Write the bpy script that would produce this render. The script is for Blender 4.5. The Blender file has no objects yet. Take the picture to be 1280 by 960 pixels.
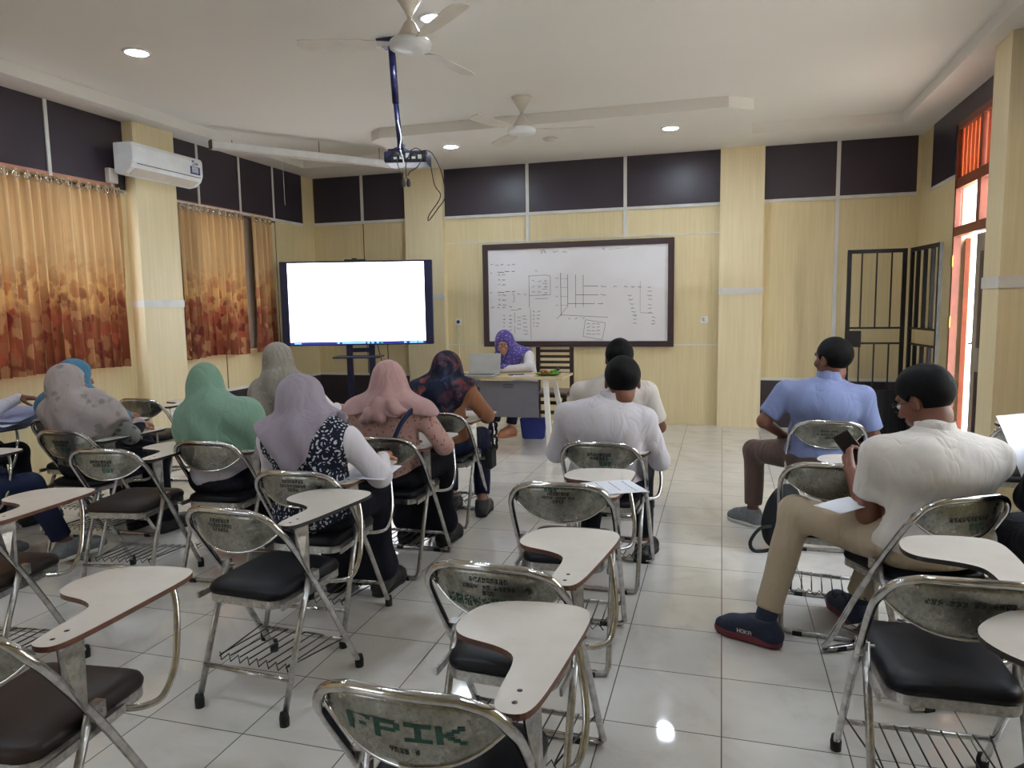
import bpy, bmesh, math, random
import numpy as np
from mathutils import Vector, Matrix
S = bpy.context.scene
COL = S.collection
PI = math.pi
rnd = random.Random(7)

# ------------------------------------------------------------------ camera
CAM_H = 1.46838
YAW, PIT, ROL, FPX = -0.28335, 0.10906, -0.01611, 902.26
cy_, sy_, cp_, sp_, cr_, sr_ = math.cos(YAW), math.sin(YAW), math.cos(PIT), math.sin(PIT), math.cos(ROL), math.sin(ROL)
fwd = Vector((sy_*cp_, cy_*cp_, -sp_)); rgt = Vector((cy_, -sy_, 0)); upv = rgt.cross(fwd)
r2 = rgt*cr_ + upv*sr_; u2 = upv*cr_ - rgt*sr_
cam = bpy.data.objects.new('camera', bpy.data.cameras.new('camera')); COL.objects.link(cam)
M = Matrix((( r2.x, u2.x, -fwd.x, 0), (r2.y, u2.y, -fwd.y, 0), (r2.z, u2.z, -fwd.z, CAM_H), (0, 0, 0, 1)))
cam.matrix_world = M
cam.data.sensor_width = 36; cam.data.lens = FPX/1280*36; cam.data.clip_start = 0.05
S.camera = cam
S.view_settings.view_transform = 'Standard'; S.view_settings.look = 'None'
S.view_settings.gamma = 1; S.view_settings.use_curve_mapping = False
S.view_settings.exposure = 0.0

# ------------------------------------------------------------------ materials
def lin(c): return tuple(((v/255)/12.92 if v/255 <= .04045 else ((v/255+.055)/1.055)**2.4) for v in c)
MATS = {}
class N:
    def __init__(s, name):
        s.m = bpy.data.materials.new(name); s.m.use_nodes = True; s.t = s.m.node_tree
        s.b = s.t.nodes['Principled BSDF']; s.out = s.t.nodes['Material Output']; MATS[name] = s.m
    def n(s, typ, **kw):
        x = s.t.nodes.new(typ)
        for k, v in kw.items():
            if k.startswith('i_'):
                key = k[2:]; key = int(key) if key.isdigit() else key.replace('_', ' ')
                x.inputs[key].default_value = v
            else: setattr(x, k, v)
        return x
    def l(s, a, b): s.t.links.new(a, b)
    def coord(s, scale=(1, 1, 1), loc=(0, 0, 0), rot=(0, 0, 0), which='Object'):
        tc = s.n('ShaderNodeTexCoord'); mp = s.n('ShaderNodeMapping')
        mp.inputs['Scale'].default_value = scale; mp.inputs['Location'].default_value = loc; mp.inputs['Rotation'].default_value = rot
        s.l(tc.outputs[which], mp.inputs['Vector']); return mp.outputs[0]
    def noise(s, vec, scale, detail=3, rough=.5, dist=0):
        x = s.n('ShaderNodeTexNoise'); x.inputs['Scale'].default_value = scale; x.inputs['Detail'].default_value = detail
        x.inputs['Roughness'].default_value = rough; x.inputs['Distortion'].default_value = dist
        s.l(vec, x.inputs['Vector']); return x.outputs['Fac']
    def ramp(s, fac, stops, interp='LINEAR'):
        x = s.n('ShaderNodeValToRGB'); e = x.color_ramp.elements; x.color_ramp.interpolation = interp
        while len(e) < len(stops): e.new(.5)
        for el, (p, c) in zip(e, stops): el.position = p; el.color = (*c, 1)
        s.l(fac, x.inputs[0]); return x.outputs[0]
    def mix(s, fac, a, b, blend='MIX'):
        x = s.n('ShaderNodeMix', data_type='RGBA', blend_type=blend)
        if isinstance(fac, float): x.inputs[0].default_value = fac
        else: s.l(fac, x.inputs[0])
        for i, v in ((6, a), (7, b)):
            if isinstance(v, tuple): x.inputs[i].default_value = (*v, 1)
            else: s.l(v, x.inputs[i])
        return x.outputs[2]
    def math(s, op, a, b=None):
        x = s.n('ShaderNodeMath', operation=op)
        for i, v in ((0, a), (1, b)):
            if v is None: continue
            if isinstance(v, (int, float)): x.inputs[i].default_value = v
            else: s.l(v, x.inputs[i])
        return x.outputs[0]
    def bump(s, h, strength=.3, dist=.01):
        x = s.n('ShaderNodeBump'); x.inputs['Strength'].default_value = strength; x.inputs['Distance'].default_value = dist
        s.l(h, x.inputs['Height']); s.l(x.outputs[0], s.b.inputs['Normal'])

def plain(name, rgb, rough=.5, metal=0, spec=.5, nz=.06, nscale=8, bump=0, bscale=60):
    k = N(name); c = lin(rgb)
    v = k.coord()
    f = k.noise(v, nscale)
    col = k.ramp(f, [(.3, tuple(x*(1-nz) for x in c)), (.7, tuple(min(1, x*(1+nz)) for x in c))])
    k.l(col, k.b.inputs['Base Color']); k.b.inputs['Roughness'].default_value = rough; k.b.inputs['Metallic'].default_value = metal
    k.b.inputs['Specular IOR Level'].default_value = spec
    if bump: k.bump(k.noise(v, bscale, 4), bump, .002)
    return k.m

def laminate(name, a, b, rough=.45):
    k = N(name)
    v = k.coord((14, 14, .5)); f = k.noise(v, 3.0, 4, .6)
    v2 = k.coord((60, 60, .8)); g = k.noise(v2, 3.0, 2, .5)
    m = k.mix(.35, f, g)
    k.l(k.ramp(m, [(.3, lin(a)), (.7, lin(b))]), k.b.inputs['Base Color']); k.b.inputs['Roughness'].default_value = rough
    return k.m
laminate('cream_laminate', (208, 190, 146), (224, 208, 166))
laminate('pilaster_laminate', (218, 202, 162), (232, 218, 182))
plain('dark_panel', (50, 42, 52), .36, nz=.1, nscale=2)
plain('wainscot', (52, 42, 46), .4, nz=.1)
plain('alu_strip', (214, 213, 210), .4)
plain('ceiling_paint', (222, 219, 214), .9, nz=.015, nscale=1.2)
plain('white_plastic', (226, 228, 230), .3)
plain('off_white_plastic', (205, 198, 188), .4)
plain('black_plastic', (22, 22, 26), .35)
plain('navy_metal', (24, 26, 62), .35, .3)
plain('dark_brown_wood', (46, 32, 30), .4, nz=.2)
plain('frame_brown', (58, 42, 44), .35)
plain('red_wood', (126, 62, 42), .4, nz=.12)
plain('door_beige', (150, 138, 122), .45)
plain('black_iron', (24, 22, 24), .45, .4)
plain('brass', (190, 150, 70), .3, .9)
plain('grey_panel', (108, 106, 112), .5)
plain('light_wood', (206, 184, 148), .4, nz=.08)
plain('white_metal', (228, 226, 224), .35)
plain('rubber', (16, 16, 17), .7)
plain('paper', (222, 224, 232), .8, nz=.02)
plain('blue_paper', (150, 160, 196), .8, nz=.03)
plain('laptop_grey', (172, 172, 168), .35, .4)
plain('skin', (150, 100, 78), .5, nz=.05, nscale=20)
plain('skin_dark', (112, 70, 52), .5, nz=.06, nscale=20)
plain('skin_light', (182, 132, 108), .5, nz=.05, nscale=20)
plain('hair_black', (9, 8, 9), .7, spec=.12, nz=.3, nscale=60, bump=.8, bscale=220)
plain('eye_white', (225, 222, 218), .2)
plain('iris_dark', (20, 14, 12), .2)
plain('leaf_green', (96, 160, 44), .45, nz=.2)
plain('food_brown', (150, 84, 46), .5, nz=.35, nscale=60)
plain('food_red', (214, 78, 66), .4, nz=.2, nscale=50)
plain('black_fabric', (16, 16, 20), .85, nz=.2)
plain('navy_fabric', (24, 34, 70), .8, nz=.15)
plain('blue_bag', (30, 44, 120), .7, nz=.15)
plain('white_sole', (216, 214, 210), .6)
plain('maroon_sole', (104, 34, 44), .55)
plain('shoe_navy', (26, 34, 56), .75, nz=.25, nscale=80)
plain('shoe_grey', (120, 124, 128), .75, nz=.2, nscale=60)
plain('shoe_black', (14, 13, 15), .5)
plain('sandal_tan', (168, 112, 84), .5)
plain('paint_black', (34, 34, 34), .6)
plain('paint_green', (36, 78, 68), .6, nz=.4, nscale=60)
plain('ink_grey', (96, 98, 106), .7)
plain('ink_dark', (56, 58, 66), .7)
plain('sticker_blue', (34, 58, 130), .4)
plain('tablet_edge_brown', (98, 62, 48), .5, nz=.2, nscale=40)
plain('tablet_edge_black', (30, 26, 26), .5)
plain('wire_dark', (52, 52, 54), .35, .6)
plain('cable_black', (14, 14, 15), .5)
plain('terrace', (176, 172, 164), .8)
plain('exterior_plaster', (232, 230, 224), .9)
plain('sticky_yellow', (222, 170, 80), .5)
plain('poster_orange', (205, 110, 66), .6, nz=.3, nscale=5)

# folding chair chrome: bright tube, worn back plate
k = N('chrome'); v = k.coord(); f = k.noise(v, 25, 4)
k.l(k.ramp(f, [(.3, (.38, .38, .39)), (.6, (.62, .61, .60))]), k.b.inputs['Base Color']); k.b.inputs['Metallic'].default_value = 1
k.l(k.ramp(f, [(.3, (.22,)*3), (.7, (.07,)*3)]), k.b.inputs['Roughness'])
k = N('chrome_dull'); v = k.coord(); f = k.noise(v, 40, 6, .7)
k.l(k.ramp(f, [(.3, (.26, .25, .24)), (.62, (.52, .51, .49))]), k.b.inputs['Base Color']); k.b.inputs['Metallic'].default_value = 1
k.b.inputs['Roughness'].default_value = .34
k = N('plate_metal'); v = k.coord(); f = k.noise(v, 14, 8, .75); g = k.noise(k.coord((1, 1, 1), (3, 2, 1)), 90, 3, .6)
c1 = k.ramp(f, [(.34, (.20, .20, .17)), (.6, (.36, .36, .33))]); c2 = k.ramp(g, [(.36, (.5,)*3), (.5, (1, 1, 1))])
k.l(k.mix(.45, c1, c2, 'MULTIPLY'), k.b.inputs['Base Color']); k.b.inputs['Metallic'].default_value = .9
k.l(k.ramp(f, [(.3, (.36,)*3), (.7, (.22,)*3)]), k.b.inputs['Roughness'])
k = N('vinyl_black'); v = k.coord(); k.b.inputs['Base Color'].default_value = (.004, .004, .006, 1); k.b.inputs['Roughness'].default_value = .42; k.b.inputs['Specular IOR Level'].default_value = .2
k.bump(k.noise(v, 160, 3), .25, .001)
k = N('vinyl_brown'); v = k.coord(); k.b.inputs['Base Color'].default_value = (.022, .013, .010, 1); k.b.inputs['Roughness'].default_value = .45; k.b.inputs['Specular IOR Level'].default_value = .25
k.bump(k.noise(v, 160, 3), .25, .001)
k = N('tablet_laminate'); v = k.coord(); f = k.noise(v, 5, 4); g = k.noise(v, 60, 3, .7)
c = k.ramp(f, [(.3, lin((196, 188, 178))), (.7, lin((214, 207, 198)))])
k.l(k.mix(k.ramp(g, [(.24, (1,)*3), (.3, (0,)*3)]), c, lin((150, 140, 128))), k.b.inputs['Base Color']); k.b.inputs['Roughness'].default_value = .33

# floor: 40 cm glossy tiles, dark joints
k = N('floor_tiles')
tc = k.n('ShaderNodeTexCoord'); sx = k.n('ShaderNodeSeparateXYZ'); k.l(tc.outputs['Object'], sx.inputs[0])
def joint(o, off):
    a = k.math('ADD', o, 40 - off); a = k.math('DIVIDE', a, .4); a = k.math('FRACT', a)
    a = k.math('SUBTRACT', a, .5); a = k.math('ABSOLUTE', a); return k.math('GREATER_THAN', a, .4945)
jm = k.math('MAXIMUM', joint(sx.outputs[0], .0197), joint(sx.outputs[1], .0048))
# each tile its own tone and vein offset
fx = k.math('FLOOR', k.math('DIVIDE', k.math('ADD', sx.outputs[0], 40-.0197), .4)); fy = k.math('FLOOR', k.math('DIVIDE', k.math('ADD', sx.outputs[1], 40-.0048), .4))
cb = k.n('ShaderNodeCombineXYZ'); k.l(fx, cb.inputs[0]); k.l(fy, cb.inputs[1])
wn = k.n('ShaderNodeTexWhiteNoise', noise_dimensions='3D'); k.l(cb.outputs[0], wn.inputs[0])
va = k.n('ShaderNodeVectorMath', operation='MULTIPLY_ADD'); va.inputs[1].default_value = (7, 7, 7); k.l(wn.outputs['Color'], va.inputs[0]); k.l(tc.outputs['Object'], va.inputs[2])
vein = k.noise(va.outputs[0], 2.2, 5, .6, 1.5)
base = k.ramp(vein, [(.30, lin((204, 199, 192))), (.48, lin((218, 214, 207))), (.7, lin((223, 219, 213)))])
tone = k.ramp(wn.outputs['Value'], [(0, (.95,)*3), (1, (1,)*3)])
base = k.mix(1.0, base, tone, 'MULTIPLY')
k.l(k.mix(jm, base, lin((70, 62, 56))), k.b.inputs['Base Color'])
k.l(k.ramp(jm, [(0, (.09,)*3), (1, (.6,)*3)]), k.b.inputs['Roughness'])
smear = k.noise(tc.outputs['Object'], 3.5, 3); rr = k.ramp(smear, [(.35, (.035,)*3), (.75, (.11,)*3)])
k.l(k.mix(jm, rr, (.6, .6, .6)), k.b.inputs['Roughness'])
k.b.inputs['Specular IOR Level'].default_value = .75

def emis(name, rgb, st):
    k = N(name); k.b.inputs['Base Color'].default_value = (*lin(rgb), 1)
    k.b.inputs['Emission Color'].default_value = (*lin(rgb), 1); k.b.inputs['Emission Strength'].default_value = st
    return k.m
emis('lamp_glow', (226, 240, 255), 420)
emis('screen_glow', (246, 249, 255), 2.2)
emis('screen_bar', (40, 48, 130), .6)
emis('screen_icon', (110, 180, 235), 1.2)
emis('screen_icon_green', (60, 150, 130), .9)
emis('screen_mark', (170, 190, 205), 1.2)

k = N('window_glass'); k.t.nodes.remove(k.b)
tr = k.n('ShaderNodeBsdfTransparent'); gl = k.n('ShaderNodeBsdfGlossy'); gl.inputs['Roughness'].default_value = .02
mx = k.n('ShaderNodeMixShader'); mx.inputs[0].default_value = .07; k.l(tr.outputs[0], mx.inputs[1]); k.l(gl.outputs[0], mx.inputs[2]); k.l(mx.outputs[0], k.out.inputs[0])

# orange louvre boards that let daylight through
k = N('louvre_orange'); k.b.inputs['Base Color'].default_value = (*lin((214, 106, 58)), 1); k.b.inputs['Roughness'].default_value = .5
tl = k.n('ShaderNodeBsdfTranslucent'); tl.inputs[0].default_value = (*lin((245, 150, 96)), 1)
mx = k.n('ShaderNodeMixShader'); mx.inputs[0].default_value = .12; k.l(k.b.outputs[0], mx.inputs[1]); k.l(tl.outputs[0], mx.inputs[2]); k.l(mx.outputs[0], k.out.inputs[0])

# curtain: ochre cloth with printed flowers that get dense and red-brown towards the hem
k = N('curtain_cloth')
tc = k.n('ShaderNodeTexCoord'); sx = k.n('ShaderNodeSeparateXYZ'); k.l(tc.outputs['Object'], sx.inputs[0])
h = k.math('DIVIDE', k.math('SUBTRACT', sx.outputs[2], .97), 1.6)
mp0 = k.coord((1, 1.0, .75)); nzv = k.n('ShaderNodeTexNoise'); nzv.inputs['Scale'].default_value = 11; nzv.inputs['Detail'].default_value = 4; k.l(mp0, nzv.inputs['Vector'])
vm = k.n('ShaderNodeVectorMath', operation='MULTIPLY_ADD'); vm.inputs[1].default_value = (.12, .12, .12); k.l(nzv.outputs['Color'], vm.inputs[0]); k.l(mp0, vm.inputs[2]); mp = vm.outputs[0]
vo = k.n('ShaderNodeTexVoronoi'); vo.inputs['Scale'].default_value = 11; k.l(mp, vo.inputs['Vector'])
nz = k.noise(mp, 6, 4, .6)
pet = k.math('ADD', vo.outputs['Distance'], k.math('MULTIPLY', nz, .5))
hn = k.math('ADD', h, k.math('MULTIPLY', k.math('SUBTRACT', nz, .5), .35))
base = k.ramp(hn, [(.0, lin((134, 72, 50))), (.28, lin((158, 92, 58))), (.40, lin((222, 178, 116))), (.6, lin((214, 180, 132))), (1, lin((208, 172, 124)))])
flower = k.ramp(vo.outputs['Color'], [(.2, lin((120, 50, 40))), (.45, lin((192, 142, 96))), (.7, lin((142, 62, 46))), (.9, lin((180, 100, 70)))])
dens = k.ramp(hn, [(.30, (1,)*3), (.40, (.75,)*3), (.52, (.3,)*3), (.64, (0,)*3)])
msk = k.ramp(pet, [(.72, (1,)*3), (.86, (0,)*3)])
col = k.mix(k.math('MULTIPLY', dens, msk), base, flower)
stk = k.noise(k.coord((1, 55, .5)), 1.5, 3, .6); col = k.mix(1.0, col, k.ramp(stk, [(.3, (.72,)*3), (.7, (1, 1, 1))]), 'MULTIPLY')  # pleat highlights and shade put into the cloth colour as vertical streaks
k.l(col, k.b.inputs['Base Color']); k.b.inputs['Roughness'].default_value = .8
tl = k.n('ShaderNodeBsdfTranslucent'); k.l(col, tl.inputs[0])
mx = k.n('ShaderNodeMixShader'); mx.inputs[0].default_value = .13; k.l(k.b.outputs[0], mx.inputs[1]); k.l(tl.outputs[0], mx.inputs[2]); k.l(mx.outputs[0], k.out.inputs[0])
plain('curtain_lining', (120, 104, 90), .8)
plain('curtain_tape', (176, 128, 112), .8)

# clothing
def cloth(name, rgb, rgb2=None, kind='plain', scale=30, rough=.85, bump=.35):
    k = N(name); v = k.coord(); c = lin(rgb)
    if kind == 'plain':
        f = k.noise(v, 7, 3); col = k.ramp(f, [(.3, tuple(x*.9 for x in c)), (.7, c)])
    elif kind == 'blotch':      # printed floral: cells of second colour on the ground
        vo = k.n('ShaderNodeTexVoronoi'); vo.inputs['Scale'].default_value = scale; k.l(v, vo.inputs['Vector'])
        nz = k.noise(v, scale*1.3, 4, .7)
        s = k.math('ADD', vo.outputs['Distance'], k.math('MULTIPLY', nz, .8))
        col = k.mix(k.ramp(s, [(.58, (1,)*3), (.72, (0,)*3)]), c, lin(rgb2))
    elif kind == 'batik':       # white rosettes and petals on navy
        vo = k.n('ShaderNodeTexVoronoi'); vo.inputs['Scale'].default_value = scale; vo.inputs['Randomness'].default_value = .25; k.l(v, vo.inputs['Vector'])
        d = vo.outputs['Distance']; w = k.math('SINE', k.math('MULTIPLY', d, 26.0))
        v3 = k.n('ShaderNodeTexVoronoi'); v3.inputs['Scale'].default_value = scale*3.4; v3.inputs['Randomness'].default_value = .5; k.l(v, v3.inputs['Vector'])
        m = k.math('MULTIPLY', k.math('GREATER_THAN', w, .1), k.math('LESS_THAN', v3.outputs['Distance'], .47))
        col = k.mix(m, c, lin(rgb2))
    elif kind == 'multi':
        vo = k.n('ShaderNodeTexVoronoi'); vo.inputs['Scale'].default_value = scale; k.l(v, vo.inputs['Vector'])
        nz = k.noise(v, scale*1.1, 4, .6, .8)
        hue = k.ramp(vo.outputs['Color'], [(.15, lin((26, 34, 58))), (.4, lin((120, 58, 54))), (.55, lin((50, 70, 96))), (.75, lin((50, 36, 46))), (.9, lin((146, 84, 78)))])
        col = k.mix(k.ramp(nz, [(.45, (1,)*3), (.62, (0,)*3)]), hue, c)
    k.l(col, k.b.inputs['Base Color']); k.b.inputs['Roughness'].default_value = rough
    k.b.inputs['Sheen Weight'].default_value = .0 if sum(rgb) < 200 else .12; k.b.inputs['Specular IOR Level'].default_value = .2
    w1 = k.noise(k.coord((1, 1, .4)), 9, 2, .4, 1.4)
    w2 = k.math('ABSOLUTE', k.math('SUBTRACT', w1, .5))
    k.bump(w2, min(1, bump*1.2), .04)
    return k.m
cloth('shirt_white', (208, 204, 211)); cloth('shirt_cream', (212, 206, 200)); cloth('shirt_blue', (124, 136, 178))
cloth('blouse_white', (208, 204, 208)); cloth('blouse_brown', (142, 96, 70)); cloth('tunic_grey', (176, 170, 178)); cloth('tunic_cream', (206, 192, 184))
cloth('hijab_green', (120, 152, 134)); cloth('hijab_lilac', (152, 142, 156)); cloth('hijab_pink', (176, 142, 142), bump=.3)
cloth('hijab_blue', (72, 120, 148)); cloth('hijab_teacher', (84, 74, 146), (176, 166, 206), 'blotch', 42)
cloth('hijab_floral_grey', (164, 154, 152), (134, 128, 122), 'blotch', 13); cloth('hijab_taupe', (138, 132, 124), (150, 145, 138), 'blotch', 26)
cloth('hijab_dark_floral', (28, 32, 48), None, 'multi', 13)
cloth('cape_pink', (186, 150, 142), (140, 96, 90), 'blotch', 46)
cloth('vest_batik', (26, 30, 46), (190, 192, 200), 'batik', 17)
cloth('trousers_khaki', (176, 160, 138)); cloth('trousers_brown', (96, 78, 72)); cloth('trousers_black', (20, 20, 28)); cloth('trousers_navy', (28, 34, 58))
cloth('robe_black', (14, 14, 22)); cloth('undersleeve_white', (220, 218, 222)); cloth('tunic_floral', (120, 122, 118), (60, 64, 60), 'blotch', 18)

# ------------------------------------------------------------------ object helpers
def tag(o, label=None, cat=None, group=None, kind=None):
    if label: o['label'] = label
    if cat: o['category'] = cat
    if group: o['group'] = group
    if kind: o['kind'] = kind
    return o
def empty(name, loc=(0, 0, 0), rz=0, **kw):
    o = bpy.data.objects.new(name, None); COL.objects.link(o); o.location = loc; o.rotation_euler = (0, 0, rz); o.empty_display_size = .1
    return tag(o, **kw)
class MB:
    def __init__(s): s.v = []; s.f = []; s.mi = []; s.sm = []
    def add(s, vs, fs, mi=0, smooth=False):
        o = len(s.v); s.v += [tuple(x) for x in vs]
        for f in fs: s.f.append([o+i for i in f]); s.mi.append(mi); s.sm.append(smooth)
        return s
    def box(s, lo, hi, mi=0, m=None, bev=0):
        (x0, y0, z0), (x1, y1, z1) = lo, hi
        if bev:
            bm = bmesh.new(); bmesh.ops.create_cube(bm, size=1)
            for q in bm.verts: q.co = Vector(((x0+x1)/2+q.co.x*(x1-x0), (y0+y1)/2+q.co.y*(y1-y0), (z0+z1)/2+q.co.z*(z1-z0)))
            bmesh.ops.bevel(bm, geom=list(bm.edges), offset=bev, segments=2, affect='EDGES', profile=.5)
            bm.verts.index_update(); vs = [q.co.copy() for q in bm.verts]; fs = [[q.index for q in f.verts] for f in bm.faces]; bm.free()
        else:
            vs = [Vector(p) for p in ((x0,y0,z0),(x1,y0,z0),(x1,y1,z0),(x0,y1,z0),(x0,y0,z1),(x1,y0,z1),(x1,y1,z1),(x0,y1,z1))]
            fs = [(3,2,1,0),(4,5,6,7),(0,1,5,4),(1,2,6,5),(2,3,7,6),(3,0,4,7)]
        if m is not None: vs = [m @ q for q in vs]
        return s.add(vs, fs, mi, False)
    def tube(s, pts, r, n=8, mi=0, closed=False, caps=True, rs=None):
        P = [Vector(p) for p in pts]; L = len(P)
        T = []
        for i in range(L):
            a = P[(i-1) % L] if (closed or i > 0) else P[i]; b = P[(i+1) % L] if (closed or i < L-1) else P[i]
            T.append((b-a).normalized())
        up = Vector((0, 0, 1)) if abs(T[0].z) < .9 else Vector((1, 0, 0))
        u = (up - T[0]*up.dot(T[0])).normalized(); vs = []
        for i in range(L):
            u = (u - T[i]*u.dot(T[i])).normalized(); w = T[i].cross(u); rr = rs[i] if rs else r
            for j in range(n):
                a = 2*PI*j/n; vs.append(P[i] + (u*math.cos(a)+w*math.sin(a))*rr)
        fs = []
        for i in range(L if closed else L-1):
            for j in range(n):
                a, b = i*n+j, i*n+(j+1) % n; c, d = ((i+1) % L)*n+(j+1) % n, ((i+1) % L)*n+j
                fs.append((a, b, c, d))
        s.add(vs, fs, mi, True)
        if caps and not closed:
            o = len(s.v) - len(vs)
            s.f.append([o+j for j in range(n)][::-1]); s.mi.append(mi); s.sm.append(False)
            s.f.append([o+(L-1)*n+j for j in range(n)]); s.mi.append(mi); s.sm.append(False)
        return s
    def lathe(s, prof, n=24, mi=0, m=None, smooth=True):
        vs = []; fs = []
        for r, z in prof:
            for j in range(n): vs.append(Vector((r*math.cos(2*PI*j/n), r*math.sin(2*PI*j/n), z)))
        for i in range(len(prof)-1):
            for j in range(n): fs.append((i*n+j, i*n+(j+1) % n, (i+1)*n+(j+1) % n, (i+1)*n+j))
        if prof[0][0] > 1e-4: fs.append([j for j in range(n)][::-1])
        if prof[-1][0] > 1e-4: fs.append([(len(prof)-1)*n+j for j in range(n)])
        if m is not None: vs = [m @ q for q in vs]
        return s.add(vs, fs, mi, smooth)
    def prism(s, poly, z0, z1, mi=0, mside=None, m=None, fn=None):
        n = len(poly); vs = [Vector((x, y, z0)) for x, y in poly] + [Vector((x, y, z1)) for x, y in poly]
        if fn: vs = [Vector(fn(q)) for q in vs]
        if m is not None: vs = [m @ q for q in vs]
        s.add(vs, [list(range(n))[::-1], list(range(n, 2*n))], mi, False)
        o = len(s.v) - 2*n
        for i in range(n): s.f.append([o+i, o+(i+1) % n, o+n+(i+1) % n, o+n+i]); s.mi.append(mside if mside is not None else mi); s.sm.append(False)
        return s
    def build(s, name, mats, parent=None, bevel=0, **kw):
        if isinstance(mats, str): mats = [mats]
        me = bpy.data.meshes.new(name); me.from_pydata([tuple(v) for v in s.v], [], s.f)
        for m in mats: me.materials.append(MATS[m])
        me.polygons.foreach_set('material_index', s.mi); me.polygons.foreach_set('use_smooth', s.sm)
        me.update()
        bm = bmesh.new(); bm.from_mesh(me); bmesh.ops.recalc_face_normals(bm, faces=bm.faces)
        if bevel: bmesh.ops.bevel(bm, geom=[e for e in bm.edges if len(e.link_faces) == 2 and e.calc_face_angle(0) > .6], offset=bevel, segments=2, affect='EDGES')
        bm.to_mesh(me); bm.free()
        o = bpy.data.objects.new(name, me); COL.objects.link(o)
        if parent: o.parent = parent
        return tag(o, **kw)
def crom(P, n=6, closed=False):
    P = [Vector(p) for p in P]; out = []; L = len(P)
    for i in range(L if closed else L-1):
        p0 = P[(i-1) % L] if (closed or i > 0) else P[0]; p1 = P[i]; p2 = P[(i+1) % L]; p3 = P[(i+2) % L] if (closed or i+2 < L) else P[-1]
        for j in range(n):
            t = j/n; out.append(.5*((2*p1)+(-p0+p2)*t+(2*p0-5*p1+4*p2-p3)*t*t+(-p0+3*p1-3*p2+p3)*t**3))
    if not closed: out.append(P[-1])
    return out
def copytree(o, parent=None):
    c = o.copy(); COL.objects.link(c)
    if parent: c.parent = parent
    for ch in list(o.children): copytree(ch, c)
    return c
FONT = {'F': ['11111','10000','10000','11110','10000','10000','10000'], 'P': ['11110','10001','10001','11110','10000','10000','10000'],
 'I': ['11111','00100','00100','00100','00100','00100','11111'], 'K': ['10001','10010','10100','11000','10100','10010','10001'],
 'H': ['10001','10001','10001','11111','10001','10001','10001'], 'O': ['01110','10001','10001','10001','10001','10001','01110'],
 'A': ['01110','10001','10001','11111','10001','10001','10001'], '5': ['11111','10000','11110','00001','00001','10001','01110']}
def glyphs(text, w, seed=1, cell=None):
    """list of small rects (x0,x1,z0,z1) centred on 0; '~' draws an unreadable worn mark"""
    rr = random.Random(seed); out = []; n = len(text); c = w/(n*6-1)
    for i, ch in enumerate(text):
        if ch == ' ': continue
        rows = FONT.get(ch) or [''.join(rr.choice('110') for _ in range(5)) for _ in range(7)]
        for r, row in enumerate(rows):
            j = 0
            while j < 5:
                if row[j] == '1':
                    e = j
                    while e < 5 and row[e] == '1': e += 1
                    out.append((-w/2+(i*6+j)*c, -w/2+(i*6+e)*c, (3.5-r-1)*c, (3.5-r)*c)); j = e
                else: j += 1
    return out

# ------------------------------------------------------------------ room shell
XL, XR, YF, YB, ZC, ZT = -5.35, 2.03, 8.86, -2.6, 3.2, 3.3
MB().box((XL-.2, YB-.2, -.12), (XR+.2, YF+.2, 0)).build('floor', 'floor_tiles', kind='structure')
# ceiling: dropped border, raised tray, dropped platform before the whiteboard
tray = [(-5.03,-1.9),(1.68,-1.9),(1.68,8.15),(.27,8.15),(.25,7.16),(.03,6.99),(-3.42,7.0),(-3.57,7.12),(-3.58,8.15),(-5.03,8.15)]
def ceiling():
    bm = bmesh.new()
    outer = [(XL-.2, YB-.2), (XR+.2, YB-.2), (XR+.2, YF+.2), (XL-.2, YF+.2)]
    vo = [bm.verts.new((x, y, ZC)) for x, y in outer]; vi = [bm.verts.new((x, y, ZC)) for x, y in tray]; vt = [bm.verts.new((x, y, ZT)) for x, y in tray]
    ed = [bm.edges.new((vo[i], vo[(i+1) % 4])) for i in range(4)] + [bm.edges.new((vi[i], vi[(i+1) % len(vi)])) for i in range(len(vi))]
    bmesh.ops.triangle_fill(bm, edges=ed, use_beauty=True)
    for i in range(len(vi)): bm.faces.new((vi[i], vi[(i+1) % len(vi)], vt[(i+1) % len(vi)], vt[i]))
    bm.faces.new(vt)
    # upper side
    vu = [bm.verts.new((x, y, ZT+.12)) for x, y in outer]; bm.faces.new(vu)
    for i in range(4): bm.faces.new((vo[i], vo[(i+1) % 4], vu[(i+1) % 4], vu[i]))
    bmesh.ops.recalc_face_normals(bm, faces=bm.faces)
    me = bpy.data.meshes.new('ceiling'); bm.to_mesh(me); bm.free(); me.materials.append(MATS['ceiling_paint'])
    o = bpy.data.objects.new('ceiling', me); COL.objects.link(o); o['kind'] = 'structure'
ceiling()
def wall_with_holes(name, axis, c, t, a0, a1, holes, mat):
    """wall in plane axis=c, thickness t outward, spanning a0..a1, z 0..3.25, rectangular holes (a,b,z0,z1)"""
    mb = MB(); xs = sorted({a0, a1, *[h[0] for h in holes], *[h[1] for h in holes]}); zs = sorted({0, 3.25, *[h[2] for h in holes], *[h[3] for h in holes]})
    for i in range(len(xs)-1):
        for j in range(len(zs)-1):
            mx_, mz = (xs[i]+xs[i+1])/2, (zs[j]+zs[j+1])/2
            if any(h[0] < mx_ < h[1] and h[2] < mz < h[3] for h in holes): continue
            lo, hi = sorted((c, c+t))
            if axis == 'x': mb.box((lo, xs[i], zs[j]), (hi, xs[i+1], zs[j+1]))
            else: mb.box((xs[i], lo, zs[j]), (xs[i+1], hi, zs[j+1]))
    return mb.build(name, mat, kind='structure')
wf = wall_with_holes('wall_front', 'y', YF, .15, XL-.2, XR+.2, [], 'cream_laminate')
LW = [(.9, 2.6, 1.0, 2.55), (3.3, 5.45, 1.0, 2.52), (6.4, 7.6, 1.0, 2.5)]
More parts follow.
